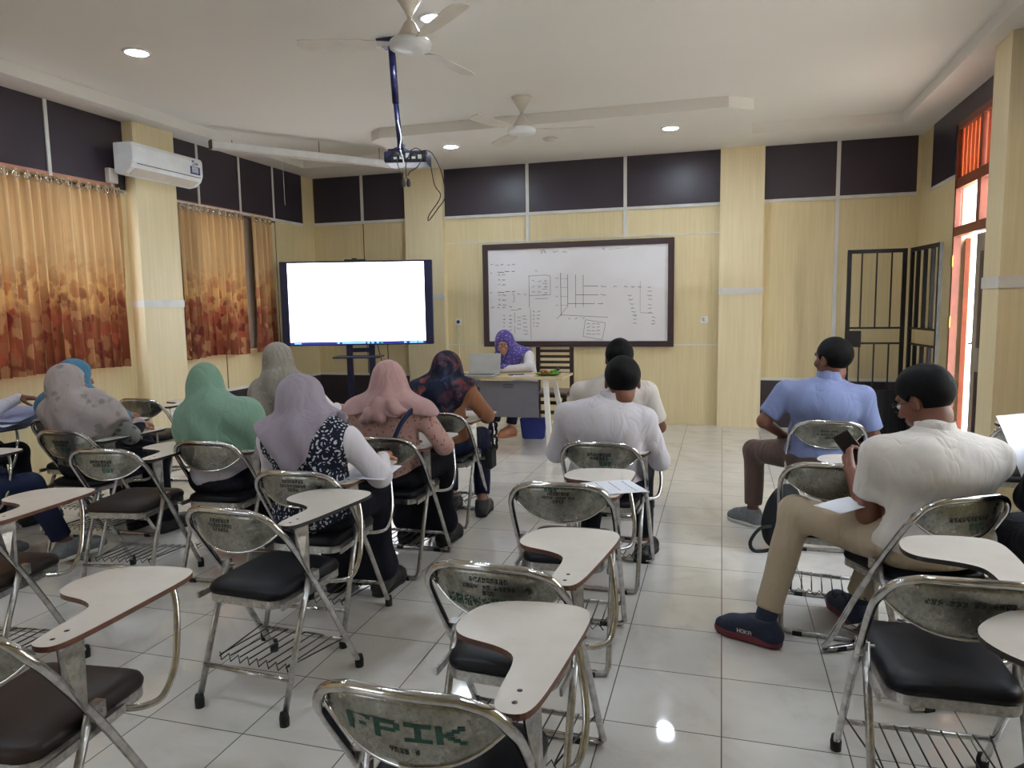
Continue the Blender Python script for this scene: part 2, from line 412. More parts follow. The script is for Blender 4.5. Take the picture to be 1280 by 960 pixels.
wl = wall_with_holes('wall_left', 'x', XL, -.15, YB, YF, LW, 'cream_laminate')
DY0, DY1 = 6.0, 7.55           # door and louvre bay beyond the right pillar
RW = [(DY0, DY1, 0, 3.02), (2.4, 4.6, 1.0, 2.6)]
wr = wall_with_holes('wall_right', 'x', XR, .15, YB, YF, RW, 'cream_laminate')
BW = [(-4.4, -3.0, 1.0, 2.6)]
wb = wall_with_holes('wall_back', 'y', YB, -.15, XL-.2, XR+.2, BW, 'cream_laminate')
def part_boxes(name, boxes, mat, parent, bev=0, **kw):
    mb = MB()
    for b in boxes: mb.box(b[0], b[1], bev=bev)
    return mb.build(name, mat, parent, **kw)
# pilasters and belts
part_boxes('pilaster', [((-3.96, YF-.10, 0), (-3.44, YF, ZC))], 'pilaster_laminate', wf)
part_boxes('pilaster', [((-.04, YF-.09, 0), (.44, YF, ZC))], 'pilaster_laminate', wf)
part_boxes('pilaster_belt', [((-3.965, YF-.108, 1.55), (-3.435, YF-.1, 1.62))], 'alu_strip', wf)
part_boxes('pilaster_belt', [((-.045, YF-.098, 1.55), (.445, YF-.09, 1.62))], 'alu_strip', wf)
part_boxes('pilaster', [((XL, 5.60, 0), (XL+.13, 6.12, ZC))], 'pilaster_laminate', wl)
part_boxes('pilaster_belt', [((XL, 5.592, 1.50), (XL+.138, 6.128, 1.57))], 'alu_strip', wl)
part_boxes('pilaster', [((1.80, 5.66, 0), (XR, 5.98, ZC))], 'pilaster_laminate', wr)
part_boxes('pilaster_belt', [((1.792, 5.652, 1.53), (XR, 5.988, 1.61))], 'alu_strip', wr)
part_boxes('pilaster', [((XL, .2, 0), (XL+.13, .7, ZC))], 'pilaster_laminate', wl)
# dark upper panels
def dpan(x0, x1, par=wf): part_boxes('dark_panel', [((x0, YF-.012, 2.61), (x1, YF, ZC))], 'dark_panel', par)
for a, b in ((-5.33, -4.63), (-4.59, -3.96), (-3.44, -2.36), (-2.32, -1.15), (-1.11, -.04), (.44, 1.19), (1.23, 1.99)): dpan(a, b)
ys = [(.7, 1.9), (1.94, 3.3), (3.34, 4.79), (4.83, 5.60), (6.12, 6.57), (6.60, 7.26), (7.29, 7.91), (7.94, 8.57)]
for a, b in ys: part_boxes('dark_panel', [((XL, a, 2.58), (XL+.012, b, ZC))], 'dark_panel', wl)
part_boxes('dark_panel', [((XR-.012, 7.62, 2.58), (XR, 8.38, ZC)), ((XR-.012, 5.98, 3.02), (XR, 7.62, ZC))], 'dark_panel', wr)
part_boxes('dark_panel', [((XR-.012, -2.5, 2.62), (XR, 5.66, ZC))], 'dark_panel', wr)
# aluminium strips
tn = [0]
def trim(boxes, mat='alu_strip'):
    tn[0] += 1; return part_boxes('trim_%d' % tn[0], boxes, mat, None, kind='structure')
trim([((x-.02, YF-.018, z0), (x+.02, YF, ZC)) for x, z0 in ((-2.34, 2.25), (-1.13, 2.25), (1.21, .55), (-4.61, 2.6))])
trim([((XL+.01, YF-.02, 2.575), (-3.96, YF, 2.61)), ((-3.44, YF-.02, 2.575), (-.04, YF, 2.61)), ((.44, YF-.02, 2.575), (1.99, YF, 2.61))])
trim([((XL, y-.015, 2.58), (XL+.02, y+.015, ZC)) for y in (1.92, 3.32, 4.81, 6.585, 7.275, 7.925)])
trim([((XL, .7, 2.55), (XL+.02, 5.6, 2.58)), ((XL, 6.12, 2.55), (XL+.02, 8.57, 2.58))])
trim([((XR-.02, 7.58, 2.55), (XR, 8.4, 2.58))])
trim([((-3.44, YF-.006, z), (-.04, YF, z+.014)) for z in (.955, 2.26)], 'alu_strip')
trim([((-4.615, YF-.003, .55), (-4.605, YF, 2.6))] + [((XL, y-.005, .55), (XL+.003, y+.005, 2.55)) for y in (6.9, 7.95)], 'dark_panel')
# dark wainscot at the wall foot
trim([((XL+.01, YF-.014, 0), (-3.96, YF, .55)), ((.44, YF-.014, 0), (XR-.01, YF, .55))], 'wainscot')
trim([((XL+.01, YF-.02, .55), (-3.96, YF, .58)), ((.44, YF-.02, .55), (XR-.01, YF, .58))])
trim([((XL, 6.12, 0), (XL+.014, YF-.02, .55)), ((XR-.014, 7.62, 0), (XR, YF-.02, .55))], 'wainscot')
trim([((XL, 6.12, .55), (XL+.02, YF-.03, .58)), ((XR-.02, 7.62, .55), (XR, YF-.03, .58))])

# windows in the left wall (behind the curtains), right wall and back wall
wn_ = [0]
def window(axis, c, t, a0, a1, z0, z1, nm):
    wn_[0] += 1; w = empty('window_%d' % wn_[0], kind='structure')
    fb = []; f = .05; lo, hi = sorted((c+t*.3, c+t*.7))
    def bx(a, b, za, zb): return ((lo, a, za), (hi, b, zb)) if axis == 'x' else ((a, lo, za), (b, hi, zb))
    fb += [bx(a0, a1, z0, z0+f), bx(a0, a1, z1-f, z1)]
    for i in range(nm+1):
        a = a0 + (a1-a0-f)*i/nm; fb.append(bx(a, a+f, z0+f, z1-f))
    fb.append(bx(a0, a1, z0+(z1-z0)*.68, z0+(z1-z0)*.68+.04))
    part_boxes('window_frame', fb, 'red_wood', w)
    m = (lo+hi)/2
    g = ((m-.002, a0+f, z0+f), (m+.002, a1-f, z1-f)) if axis == 'x' else ((a0+f, m-.002, z0+f), (a1-f, m+.002, z1-f))
    part_boxes('window_pane', [g], 'window_glass', w)
for h in LW: window('x', XL, -.15, *h, 3)
for h in RW[1:]: window('x', XR, .15, *h, 4)
for h in BW: window('y', YB, -.15, *h, 4)

# right bay: door below, two glass lights, orange louvre boards above
dw = empty('door_1', kind='structure')
xf0, xf1 = XR-.02, XR+.04
part_boxes('door_frame', [((xf0, DY1-.045, 0), (xf1, DY1, 3.02)), ((xf0, DY0, 0), (xf1, DY0+.06, 3.02)), ((xf0, DY0, 2.96), (xf1, DY1, 3.02)),
    ((xf0, DY0, 2.44), (xf1, DY1, 2.53)), ((xf0, DY0, 2.02), (xf1, DY1, 2.10)), ((xf0, 6.85, 2.10), (xf1, 6.94, 2.44)), ((xf0, 6.87, 2.53), (xf1, 6.92, 2.96))], 'red_wood', dw)
part_boxes('door_glass', [((XR+.012, DY0+.06, 2.10), (XR+.018, 6.85, 2.44)), ((XR+.012, 6.94, 2.10), (XR+.018, DY1-.07, 2.44))], 'window_glass', dw)
mb = MB()
y = DY0+.06
while y < DY1-.08:
    if not (6.86 < y+.04 < 6.94): mb.box((XR+.01, y, 2.53), (XR+.022, y+.085, 2.96))
    y += .10
mb.build('louvre_board', 'louvre_orange', dw)
# open leaves: near one beige with panels, swung outwards; far one a thin orange-brown edge
def leaf(name, px, py, ang, w, mat):
    e = MB(); m = Matrix.Translation((px, py, 0)) @ Matrix.Rotation(ang, 4, 'Z')
    e.box((0, -.02, .02), (w, .02, 2.0), 0, m)
    for za, zb in ((.15, .85), (1.05, 1.85)):
        for s in (-1, 1): e.box((.12, s*.022-.004, za), (w-.12, s*.022+.004, zb), 1, m)
    o = e.build(name, [mat, 'frame_brown'], dw)
    h = MB(); hm = m
    h.tube([hm @ Vector(p) for p in ((w-.08, -.03, 1.02), (w-.08, -.07, 1.02), (w-.08, -.08, 1.06), (w-.08, -.08, 1.36))], .009)
    h.box((w-.14, -.034, .95), (w-.03, -.02, 1.13), 0, m); h.build('door_handle', 'black_iron', o)
    return o
leaf('door_leaf', 2.075, 6.10, math.radians(90.5), .90, 'door_beige')
leaf('door_leaf', 2.115, 7.46, math.radians(74.2), .70, 'red_wood')
mb = MB()
for z in (.4, 1.2, 1.75): mb.box((XR-.028, DY1-.06, z), (XR-.018, DY1-.005, z+.1))
mb.build('door_hinge', 'brass', dw)

# ------------------------------------------------------------------ outside
MB().box((XR+.15, -6, -.12), (XR+7, 16, -.02)).build('terrace_floor', 'terrace', kind='structure')
ew = MB().box((XR+5.2, -6, -.1), (XR+5.4, 16, 4.2)).build('neighbouring_wall', 'exterior_plaster', kind='structure')

# ------------------------------------------------------------------ ceiling things
for i, (x, y, z, lab) in enumerate([(-4.03, 4.42, ZT, 'round recessed downlight in the raised ceiling near the windows'),
        (-1.80, 4.52, ZT, 'round recessed downlight beside the ceiling fan above the projector pole'),
        (-2.87, 7.62, ZC, 'round downlight in the dropped ceiling left of the far fan'),
        (-.52, 7.60, ZC, 'round downlight in the dropped ceiling above the right end of the whiteboard'),
        (.45, 4.5, ZT, None), (-4.03, 1.2, ZT, None), (-1.8, 1.2, ZT, None), (.45, 1.2, ZT, None)]):
    t = empty('downlight', (x, y, z), label=lab or 'round recessed downlight in the raised ceiling behind the camera', cat='ceiling light', group='recessed downlights')
    MB().lathe([(.072, -.004), (.075, -.010), (.092, -.008), (.096, 0)], 28).build('trim_ring', 'white_plastic', t)
    MB().lathe([(.001, -.005), (.072, -.005)], 28).build('diffuser', 'lamp_glow', t)
MB().lathe([(.0, -.03), (.05, -.028), (.075, -.012), (.08, 0)], 24, m=Matrix.Translation((-1.76, 7.63, ZC))).build('smoke_detector', 'off_white_plastic',
    label='small unlit round disc on the dropped ceiling between the two far downlights', cat='detector')

def fan(loc, rz, lab):
    t = empty('ceiling_fan', loc, rz, label=lab, cat='ceiling fan', group='ceiling fans')
    MB().lathe([(.085, 0), (.08, -.02), (.03, -.10), (.016, -.13)], 24).build('canopy', 'off_white_plastic', t)
    MB().tube([(0, 0, -.12), (0, 0, -.17)], .014, 10).build('rod', 'off_white_plastic', t)
    h = MB().lathe([(.02, -.15), (.035, -.17), (.06, -.215), (.085, -.25), (.088, -.262)], 28).build('motor_housing', 'off_white_plastic', t)
    MB().lathe([(.09, -.262), (.118, -.268), (.128, -.285), (.122, -.31), (.06, -.325), (.0, -.327)], 32).build('hub_cover', 'white_plastic', t)
    for k in range(3):
        m = Matrix.Rotation(2*PI*k/3, 4, 'Z') @ Matrix.Translation((0, 0, -.285)) @ Matrix.Rotation(math.radians(10), 4, 'X')
        b = MB(); P = [(.20, -.045), (.32, -.062), (.60, -.066), (.655, -.055), (.668, 0), (.655, .05), (.60, .062), (.32, .055), (.20, .04)]
        b.prism(P, -.003, .003, m=m); bl = b.build('blade', 'off_white_plastic', t)
        MB().prism([(.10, -.018), (.22, -.03), (.26, 0), (.22, .03), (.10, .018)], .003, .008, m=m).build('blade_bracket', 'off_white_plastic', bl)
    return t
fan((-1.74, 6.42, ZT), math.radians(8), 'cream ceiling fan farther off, in front of the dropped ceiling')
fan((-1.80, 4.14, ZT), math.radians(78), 'ceiling fan nearer the camera, cut by the top of the photo beside the projector pole')

# projector on a long pole
t = empty('projector_mount', (-2.23, 4.80, ZT), label='dark navy ceiling pole with a square plate holding the projector', cat='projector mount')
part_boxes('ceiling_plate', [((-.08, -.08, -.03), (.08, .08, 0))], 'navy_metal', t, .004)
MB().tube([(0, 0, -.02), (.02, .0, -.42)], .024, 12).build('outer_pole', 'navy_metal', t)
MB().tube([(.02, 0, -.40), (.045, 0, -.74)], .019, 12).build('inner_pole', 'navy_metal', t)
mb = MB().box((-.01, -.09, -.765), (.11, .09, -.745)); mb.box((.03, -.02, -.75), (.07, .02, -.70)); mb.build('projector_bracket', 'navy_metal', t)
t = empty('projector', (-2.13, 4.80, 2.455), math.radians(14), label='dark ceiling projector with tangled cables hanging behind it', cat='projector')
MB().box((-.15, -.11, 0), (.15, .11, .08), bev=.015).build('body', 'navy_metal', t)
part_boxes('rear_panel', [((-.10, -.114, .008), (.14, -.110, .072))], 'wire_dark', t)
mb = MB()
for k in range(5): mb.box((-.08+k*.042, -.118, .02), (-.055+k*.042, -.113, .035+.012*(k % 3)))
mb.build('socket_panel', 'alu_strip', t)
MB().lathe([(.0, .0), (.035, 0), (.035, .03), (.028, .035)], 20, m=Matrix.Translation((-.07, .105, .045)) @ Matrix.Rotation(-PI/2, 4, 'X')).build('lens', 'black_plastic', t)
cab = [[(.13,-.12,.05),(.17,-.14,.0),(.20,-.14,-.16),(.24,-.14,-.24),(.16,-.14,-.36),(.155,-.14,-.40),(.22,-.14,-.32),(.27,-.14,-.24),(.25,-.13,-.08),(.18,-.12,.06),(.10,-.12,.07)],
       [(-.05,-.12,.06),(-.045,-.16,-.02),(-.015,-.15,-.11)], [(.03,-.12,.05),(.01,-.15,-.03),(.01,-.15,-.12)],
       [(.12,-.12,.03),(.09,-.15,-.04),(.04,-.15,-.07),(.02,-.15,-.10)], [(-.1,-.12,.06),(-.05,-.15,.09),(.02,-.15,.06),(.08,-.14,.085),(.13,-.12,.06)], [(-.12,-.12,.03),(-.06,-.15,.06),(.0,-.14,.02),(.07,-.15,.04)]]
for c in cab: MB().tube(crom(c, 6), .0035, 6).build('cable', 'cable_black', t)
for c in ([(-.06,-.03,.30),(-.03,-.08,.18),(-.03,-.13,.09),(-.01,-.15,.02),(0,-.14,-.06)],): MB().tube(crom(c, 6), .0045, 6).build('white_cable', 'white_plastic', t)
for x in (-.01, .025): MB().lathe([(0, -.035), (.012, -.03), (.016, -.01), (.010, .02), (.004, .03)], 12, m=Matrix.Translation((x, -.15, -.14))).build('cable_plug', 'black_plastic', t)

# rolled projection screen slung diagonally below the ceiling
a = Vector((-5.0, 6.40, 3.13)); b = Vector((-3.72, 8.02, 3.13)); d = (b-a).normalized(); sd = d.cross(Vector((0, 0, 1)))
t = empty('projection_screen', a, label='long white rolled-up projection screen case hung diagonally across the ceiling corner', cat='projection screen')
mb = MB(); L = (b-a).length; m = Matrix.Rotation(math.atan2(d.y, d.x), 4, 'Z')
mb.box((0, -.04, -.04), (L, .04, .04), 0, m, .012); mb.build('screen_case', 'white_plastic', t)
part_boxes('end_cap', [((-.015, -.045, -.045), (0, .045, .045))], 'tablet_edge_brown', t).rotation_euler.z = math.atan2(d.y, d.x)
mb = MB()
for f in (.1, .55, .9): mb.tube([m @ Vector((L*f, 0, .04)), m @ Vector((L*f, 0, .17 if f > .3 else .07))], .004, 6)
mb.build('hanger', 'wire_dark', t)
mb = MB(); mb.box((.0, -.046, -.052), (L, .0, -.042), 0, m); mb.build('bottom_rail', 'off_white_plastic', t)
q = m @ Vector((L*.35, 0, 0)); MB().tube([q+Vector((0, 0, -.04)), q+Vector((.005, 0, -.55))], .002, 5).build('pull_cord', 'white_plastic', t)

# air conditioner on the left pilaster
t = empty('air_conditioner', (XL+.13, 5.36, 2.68), label='white split air conditioner with blue sticker on the left pilaster', cat='air conditioner')
prof = [(0, .02), (.05, 0), (.13, .012), (.19, .055), (.215, .11), (.215, .24), (.20, .275), (0, .28)]
mb = MB(); Lc = .90; n = len(prof)
vs = [(x, 0, z) for x, z in prof] + [(x, Lc, z) for x, z in prof]
mb.add(vs, [list(range(n)), list(range(n, 2*n))[::-1]] + [(i, (i+1) % n, n+(i+1) % n, n+i) for i in range(n)]); mb.build('casing', 'white_plastic', t, .006)
part_boxes('air_flap', [((.0, 0, 0), (.085, .80, .006))], 'off_white_plastic', t).matrix_local = Matrix.Translation((.125, .05, .0)) @ Matrix.Rotation(-.62, 4, 'Y')
part_boxes('flap_gap', [((.2155, .04, .088), (.2165, .86, .094))], 'wire_dark', t)
part_boxes('energy_sticker', [((.2152, .72, .115), (.2165, .855, .19))], 'sticker_blue', t)
mb = MB()
for x0, x1, z0, z1 in glyphs('5', .035): mb.box((.2152, .765+x0, .222+z0), (.2165, .765+x1, .222+z1))
for x0, x1, z0, z1 in glyphs('~~', .04, 3): mb.box((.2152, .81+x0, .217+z0), (.2165, .81+x1, .217+z1))
mb.build('sticker_text', 'sticker_blue', t)
mb = MB()
for r, zz in enumerate((.175, .155, .14)):
    for x0, x1, z0, z1 in glyphs('~~~~~', .09, 5+r): mb.box((.2164, .787+x0, zz+z0), (.2169, .787+x1, zz+z1))
mb.build('sticker_text', 'white_plastic', t)

# trunking and small socket box at the curtain's end
t = empty('switch_box', (XL+.013, 5.42, 2.62), label='small grey socket box with a white conduit beside the left pilaster', cat='socket')
part_boxes('box', [((0, -.05, 0), (.05, .05, .13))], 'off_white_plastic', t, .006)
MB().tube([(.02, 0, 0), (.02, 0, -.10)], .009, 8).build('conduit', 'white_plastic', t)

# ------------------------------------------------------------------ curtains
def curtain(y0, y1, z0, z1, name, lab, seed, gaps=()):
    rr = random.Random(seed); x = XL+.10
    t = empty(name, (x, y0, 0), label=lab, cat='curtain', group='flowered ochre curtains')
    def panel(a, b, nm='curtain_panel', bot=z0, skew=0):
        L = b-a; nf = max(3, round(L/.095)); nu = nf*10; nv = 26
        ph = [rr.uniform(-.4, .4) for _ in range(nf+2)]; am = [rr.uniform(.75, 1.25) for _ in range(nf+2)]
        vs = []
        for j in range(nv+1):
            v = j/nv; z = bot + (z1-bot)*v
            for i in range(nu+1):
                u = i/nu; k = u*nf; ki = int(min(k, nf-1)); w = math.sin(2*PI*k + ph[ki]*(1-v)*.6 + .5*math.sin(3*v+ki))
                amp = (.040+.022*(1-v))*am[ki]
                yy = a - y0 + L*u + .010*math.sin(4*PI*k)*(1-v) + skew*(1-v)*(u-.5)
                vs.append((amp*w*(.55+.45*(1 if v < .96 else .6)), yy, z + (.012*math.sin(7*u+seed) if j == 0 else 0)))
        w_ = nu+1; n0 = len(vs)
        vs2 = [(x_-.004, y_, z_) for x_, y_, z_ in vs]
        fs = [(j*w_+i, j*w_+i+1, (j+1)*w_+i+1, (j+1)*w_+i) for j in range(nv) for i in range(nu)]
        mb = MB(); mb.add(vs, fs, 0, True); o = mb.build(nm, 'curtain_cloth', t)
        # heading tape and eyelets
        e = MB()
        for q in range(nf):
            yy = a-y0+L*(q+.25)/nf
            M_ = Matrix.Translation((.012, yy, z1-.045)) @ Matrix.Rotation(PI/2, 4, 'Y')
            e.tube([M_ @ Vector((.026*math.cos(c*PI/8), .026*math.sin(c*PI/8), .02)) for c in range(16)], .006, 6, closed=True)
        e.build('eyelets', 'chrome', o)
        return o
    cuts = [y0] + [c for g in gaps for c in g] + [y1]
    for i in range(0, len(cuts), 2): panel(cuts[i], cuts[i+1])
    for g in gaps:
        mb = MB(); vs = []
        for j in range(9):
            v = j/8; z = z0+.05+(z1-z0-.05)*v; hw = (g[1]-g[0])/2*1.5
            mid = (g[0]+g[1])/2-y0
            vs += [(-.055, mid-hw, z), (-.045, mid, z), (-.055, mid+hw+.16, z)]
        mb.add(vs, [(j*3+i, j*3+i+1, j*3+i+4, j*3+i+3) for j in range(8) for i in range(2)], 0, True); mb.build('lining', 'curtain_lining', t)
    MB().tube([(0, -.06, z1-.03), (0, y1-y0+.06, z1-.03)], .0125, 10).build('curtain_rod', 'chrome', t)
    mb = MB().box((-.095, -.05, z1), (-.083, y1-y0+.05, z1+.045)); mb.build('pelmet_strip', 'curtain_tape', t)
    for yy in (.05, y1-y0-.05): MB().tube([(-.08, yy, z1-.03), (0, yy, z1-.03)], .007, 8).build('rod_bracket', 'chrome', t)
    return t
curtain(3.05, 5.42, .97, 2.575, 'window_curtain', 'wide ochre flowered curtain left of the pilaster, hem printed red brown', 3)
curtain(6.15, 7.74, .97, 2.545, 'window_curtain', 'ochre flowered curtain between the pilaster and the screen, parted near its far end', 5, gaps=[(7.20, 7.34)])
curtain(.75, 2.75, .97, 2.575, 'window_curtain', 'ochre flowered curtain beside the camera on the window wall', 8)

# ------------------------------------------------------------------ whiteboard with faint writing
t = empty('whiteboard', (-2.93, YF-.02, .94), label='large whiteboard in a dark brown frame covered with faint handwriting', cat='whiteboard')
W, H = 2.38, 1.29
part_boxes('board', [((.05, -.012, .05), (W-.05, 0, H-.05))], 'shirt_white', t)
MATS['board_white'] = plain('board_white', (228, 225, 227), .3, nz=.03, nscale=2)
t.children[0].data.materials[0] = MATS['board_white']
fr = MB(); f = .07
for b in (((0, -.03, 0), (W, 0, f)), ((0, -.03, H-f), (W, 0, H)), ((0, -.03, f), (f, 0, H-f)), ((W-f, -.03, f), (W, 0, H-f))): fr.box(*b)
fr.build('frame', 'frame_brown', t)
part_boxes('edge_strip', [((W-f-.035, -.016, f), (W-f, -.012, H-f))], 'alu_strip', t)
def bp(px, py):    # photo pixel on the board -> board x, z (front wall plane), from two measured rows
    u = (px-604)/(843-604); zt = 307-10*u; zb = 433
    return (.0+W*u, H*(zb-py)/(zb-zt))
ink = MB(); ink2 = MB(); ri = random.Random(11)
def stroke(mbx, pts, w=.0045):
    P = [bp(*q) for q in pts]
    for (x0, z0), (x1, z1) in zip(P, P[1:]):
        dx, dz = x1-x0, z1-z0; l = math.hypot(dx, dz) or 1e-6; nx, nz_ = -dz/l*w/2, dx/l*w/2
        mbx.add([(x0+nx, -.0128, z0+nz_), (x1+nx, -.0128, z1+nz_), (x1-nx, -.0128, z1-nz_), (x0-nx, -.0128, z0-nz_)], [(0, 1, 2, 3)])
def scrib(mbx, px, py, w, n=None, h=2.2):
    n = n or max(2, int(w/2.2)); pts = []
    for i in range(n*2+1): pts.append((px+w*i/(n*2)+ri.uniform(-.5, .5), py+ri.uniform(-h, h)/2*(1 if i % 2 else -1)))
    stroke(mbx, pts, .005)
for r in range(9):
    y = 331+r*6.2
    if r in (1, 5): stroke(ink2, [(623, y+3), (632, y+3.3)], .007); stroke(ink2, [(633, y+2.2), (639, y+2)], .007); stroke(ink2, [(642, y+2), (646, y+2)], .007)
    if r == 0:
        for x in (614, 621, 628, 636, 643): scrib(ink, x, y, 3.5)
    elif r not in (1, 5): scrib(ink, 624, y, 2.5); scrib(ink2, 629, y, 5)
    if r in (1, 5): scrib(ink, 614, y+4, 2)
stroke(ink, [(643, 366), (645, 370), (645, 376), (643, 377)]); scrib(ink, 649, 367, 4); scrib(ink2, 658, 367, 3)
scrib(ink2, 614, 384, 4); scrib(ink, 622, 384, 2); scrib(ink2, 629, 384, 4); scrib(ink, 638, 383, 4); stroke(ink, [(640, 387), (649, 387)]); scrib(ink, 650, 386, 4)
for r in range(7):
    y = 394+r*4.6; scrib(ink2, 638, y, 3); scrib(ink, 630, y, 2)
    if r < 6: scrib(ink2, 655+r*.4, y, 5)
    if r < 4: scrib(ink, 648, y+2, 5)
stroke(ink, [(645, 390), (645, 403)]); stroke(ink, [(645, 407), (645, 416)])
# matrix box and double rule
stroke(ink, [(664, 345), (687, 343.5), (692, 345), (692, 368), (665, 369)]); stroke(ink2, [(664.5, 344), (664.5, 384)], .005); stroke(ink, [(672, 373), (689, 372.5)])
scrib(ink, 673, 339, 2, h=4)
for r in range(3):
    for c in range(3): scrib(ink2 if c == 2 else ink, 668+c*8, 351+r*7, 4)
    stroke(ink, [(682, 354+r*7), (688, 354+r*7)])
stroke(ink, [(666, 385), (666.5, 424)])
for r in range(5): scrib(ink2, 675-r*.6, 389+r*4.6, 4); scrib(ink, 669, 389+r*4.6, 2)
# stepped graph
stroke(ink2, [(705, 341), (705.5, 394)], .006); stroke(ink, [(700, 398), (705, 393), (714, 382)]); stroke(ink, [(704, 393), (764, 396)], .005)
for i, (x, yb) in enumerate(((714, 382), (724, 384), (733.5, 383))): stroke(ink2 if i < 1 else ink, [(x, 343), (x, yb)], .0055)
for y, x0, x1 in ((357, 734, 752), (368, 724, 752), (379, 714, 748)): stroke(ink2, [(x0, y), (x1, y)], .0055); scrib(ink2, x1+3, y, 7)
for y in (348, 359, 370, 381): stroke(ink, [(705, y), (714, y)], .003); scrib(ink, 699, y, 2.5)
for x in (714, 723, 732): scrib(ink, x, 397, 3)
stroke(ink, [(736, 399), (761, 403), (757, 424), (733, 420), (736, 399)])
for r in range(4):
    for c in range(3): scrib(ink, 738+c*6, 404+r*4.3, 4)
scrib(ink2, 680, 314, 7, h=6); scrib(ink, 696, 315, 6); scrib(ink, 708, 315, 5)
# right-hand sums
for x in (771, 784, 792, 800, 812): scrib(ink, x, 358, 4)
stroke(ink, [(803, 351), (803, 389)], .003); stroke(ink, [(803, 390), (819, 391)], .004)
for r in range(6): scrib(ink, 788+r*1.2, 369+r*5, 5); scrib(ink, 812, 363+r*5.5, 5)
for r in range(3): scrib(ink2, 817, 396+r*4, 4); scrib(ink, 795, 393+r*5, 4)
scrib(ink, 757, 311, 3, h=4); stroke(ink, [(765, 312), (790, 309)], .003)
ink.build('faint_writing', 'ink_grey', t); ink2.build('dark_writing', 'ink_dark', t)

# sockets on the front wall
def outlet(px, lab, cord=False):
    t = empty('wall_outlet', (px, YF, 1.26), label=lab, cat='socket')
    part_boxes('cover_plate', [((-.04, -.012, -.04), (.04, 0, .04))], 'white_plastic', t, .003)
    MB().lathe([(0, -.0), (.022, 0), (.024, .004)], 16, m=Matrix.Translation((0, -.012, 0)) @ Matrix.Rotation(PI/2, 4, 'X')).build('socket_face', 'off_white_plastic' if not cord else 'wire_dark', t)
    if cord: MB().tube(crom([(0, -.02, -.02), (.005, -.03, -.1), (.015, -.02, -.5), (.02, -.03, -.9), (.03, -.1, -1.22)], 6), .006, 6).build('power_cord', 'white_plastic', t)
outlet(-3.29, 'white wall socket with a white cord hanging, left of the whiteboard', True)
outlet(-.20, 'small white wall socket right of the whiteboard')

# ------------------------------------------------------------------ interactive screen on a stand
import mathutils
tvc = Vector((-4.10, 7.37, 1.50))
def ray(px, py, depth):
    x, y = (px-640)/FPX, (py-480)/FPX
    return Vector((0, 0, CAM_H)) + (r2*x - u2*y + fwd)*depth
tvc = ray(446, 379, 8.6)
t = empty('presentation_screen', (tvc.x, tvc.y, 0), -YAW*-1 and math.atan2(-fwd.x, fwd.y), label='big flat presentation screen showing a blank white page, on a wheeled stand', cat='screen')
zc = tvc.z; w2, h2 = .905, .50
part_boxes('casing', [((-w2, -.0, zc-h2), (w2, .07, zc+h2))], 'navy_metal', t, .008)
part_boxes('display', [((-w2+.095, -.004, zc-h2+.045), (w2-.095, -.001, zc+h2-.02))], 'screen_glow', t)
part_boxes('task_bar', [((-w2+.095, -.006, zc-h2+.012), (w2-.095, -.0035, zc-h2+.045))], 'screen_bar', t)
mb = MB()
for i, (x, w) in enumerate(((-.76, .08), (-.25, .03), (-.19, .28), (.11, .03), (.16, .03), (.22, .03), (.27, .03), (.55, .03), (.62, .09), (.72, .06))):
    part_boxes('task_bar_icon', [((x, -.008, zc-h2+.02), (x+w, -.0055, zc-h2+.037))], 'screen_icon_green' if i == 6 else 'screen_icon', t)
mb = MB()
for x0, x1, z in ((.62, .66, .43), (.70, .77, .41), (-.78, -.76, .44), (-.70, -.66, .44), (-.42, -.38, .44)): mb.box((x0, -.006, zc+z-.007), (x1, -.0035, zc+z+.007))
mb.box((.30, -.006, zc-.432), (.68, -.0035, zc-.428))
mb.build('page_marks', 'screen_mark', t)
part_boxes('camera_bar', [((-.13, .0, zc+h2), (.12, .05, zc+h2+.018)), ((-.04, -.01, zc+h2), (.02, .05, zc+h2+.03))], 'black_plastic', t, .003)
st = MB()
for x in (-.13, .14): st.box((x-.035, .08, .12), (x+.035, .13, zc+.2))
st.build('stand_mast', 'navy_metal', t)
part_boxes('stand_shelf', [((-.28, -.16, .87), (.28, .14, .89))], 'navy_metal', t, .004)
part_boxes('stand_brace', [((-.13, .085, .93), (.14, .125, .98))], 'navy_metal', t)
for x in (-.42, .42):
    b = MB().box((x-.03, -.30, .07), (x+.03, .34, .12)); o = b.build('stand_foot', 'navy_metal', t)
    for y in (-.27, .31): MB().lathe([(0, -.015), (.03, -.015), (.033, 0), (.03, .015), (0, .015)], 14, m=Matrix.Translation((x, y, .034)) @ Matrix.Rotation(PI/2, 4, 'Y')).build('castor', 'black_plastic', o)
part_boxes('stand_base', [((-.42, .07, .07), (.42, .13, .12))], 'navy_metal', t)
for pts in ([(.22, .05, zc-h2), (.26, .06, zc-h2-.2), (.32, .06, .6), (.36, .1, .3), (.4, .15, .13)], [(.34, .05, zc-h2), (.35, .06, zc-h2-.3), (.38, .09, .4), (.42, .15, .13)]):
    MB().tube(crom(pts, 6), .005, 6).build('cable', 'cable_black', t)

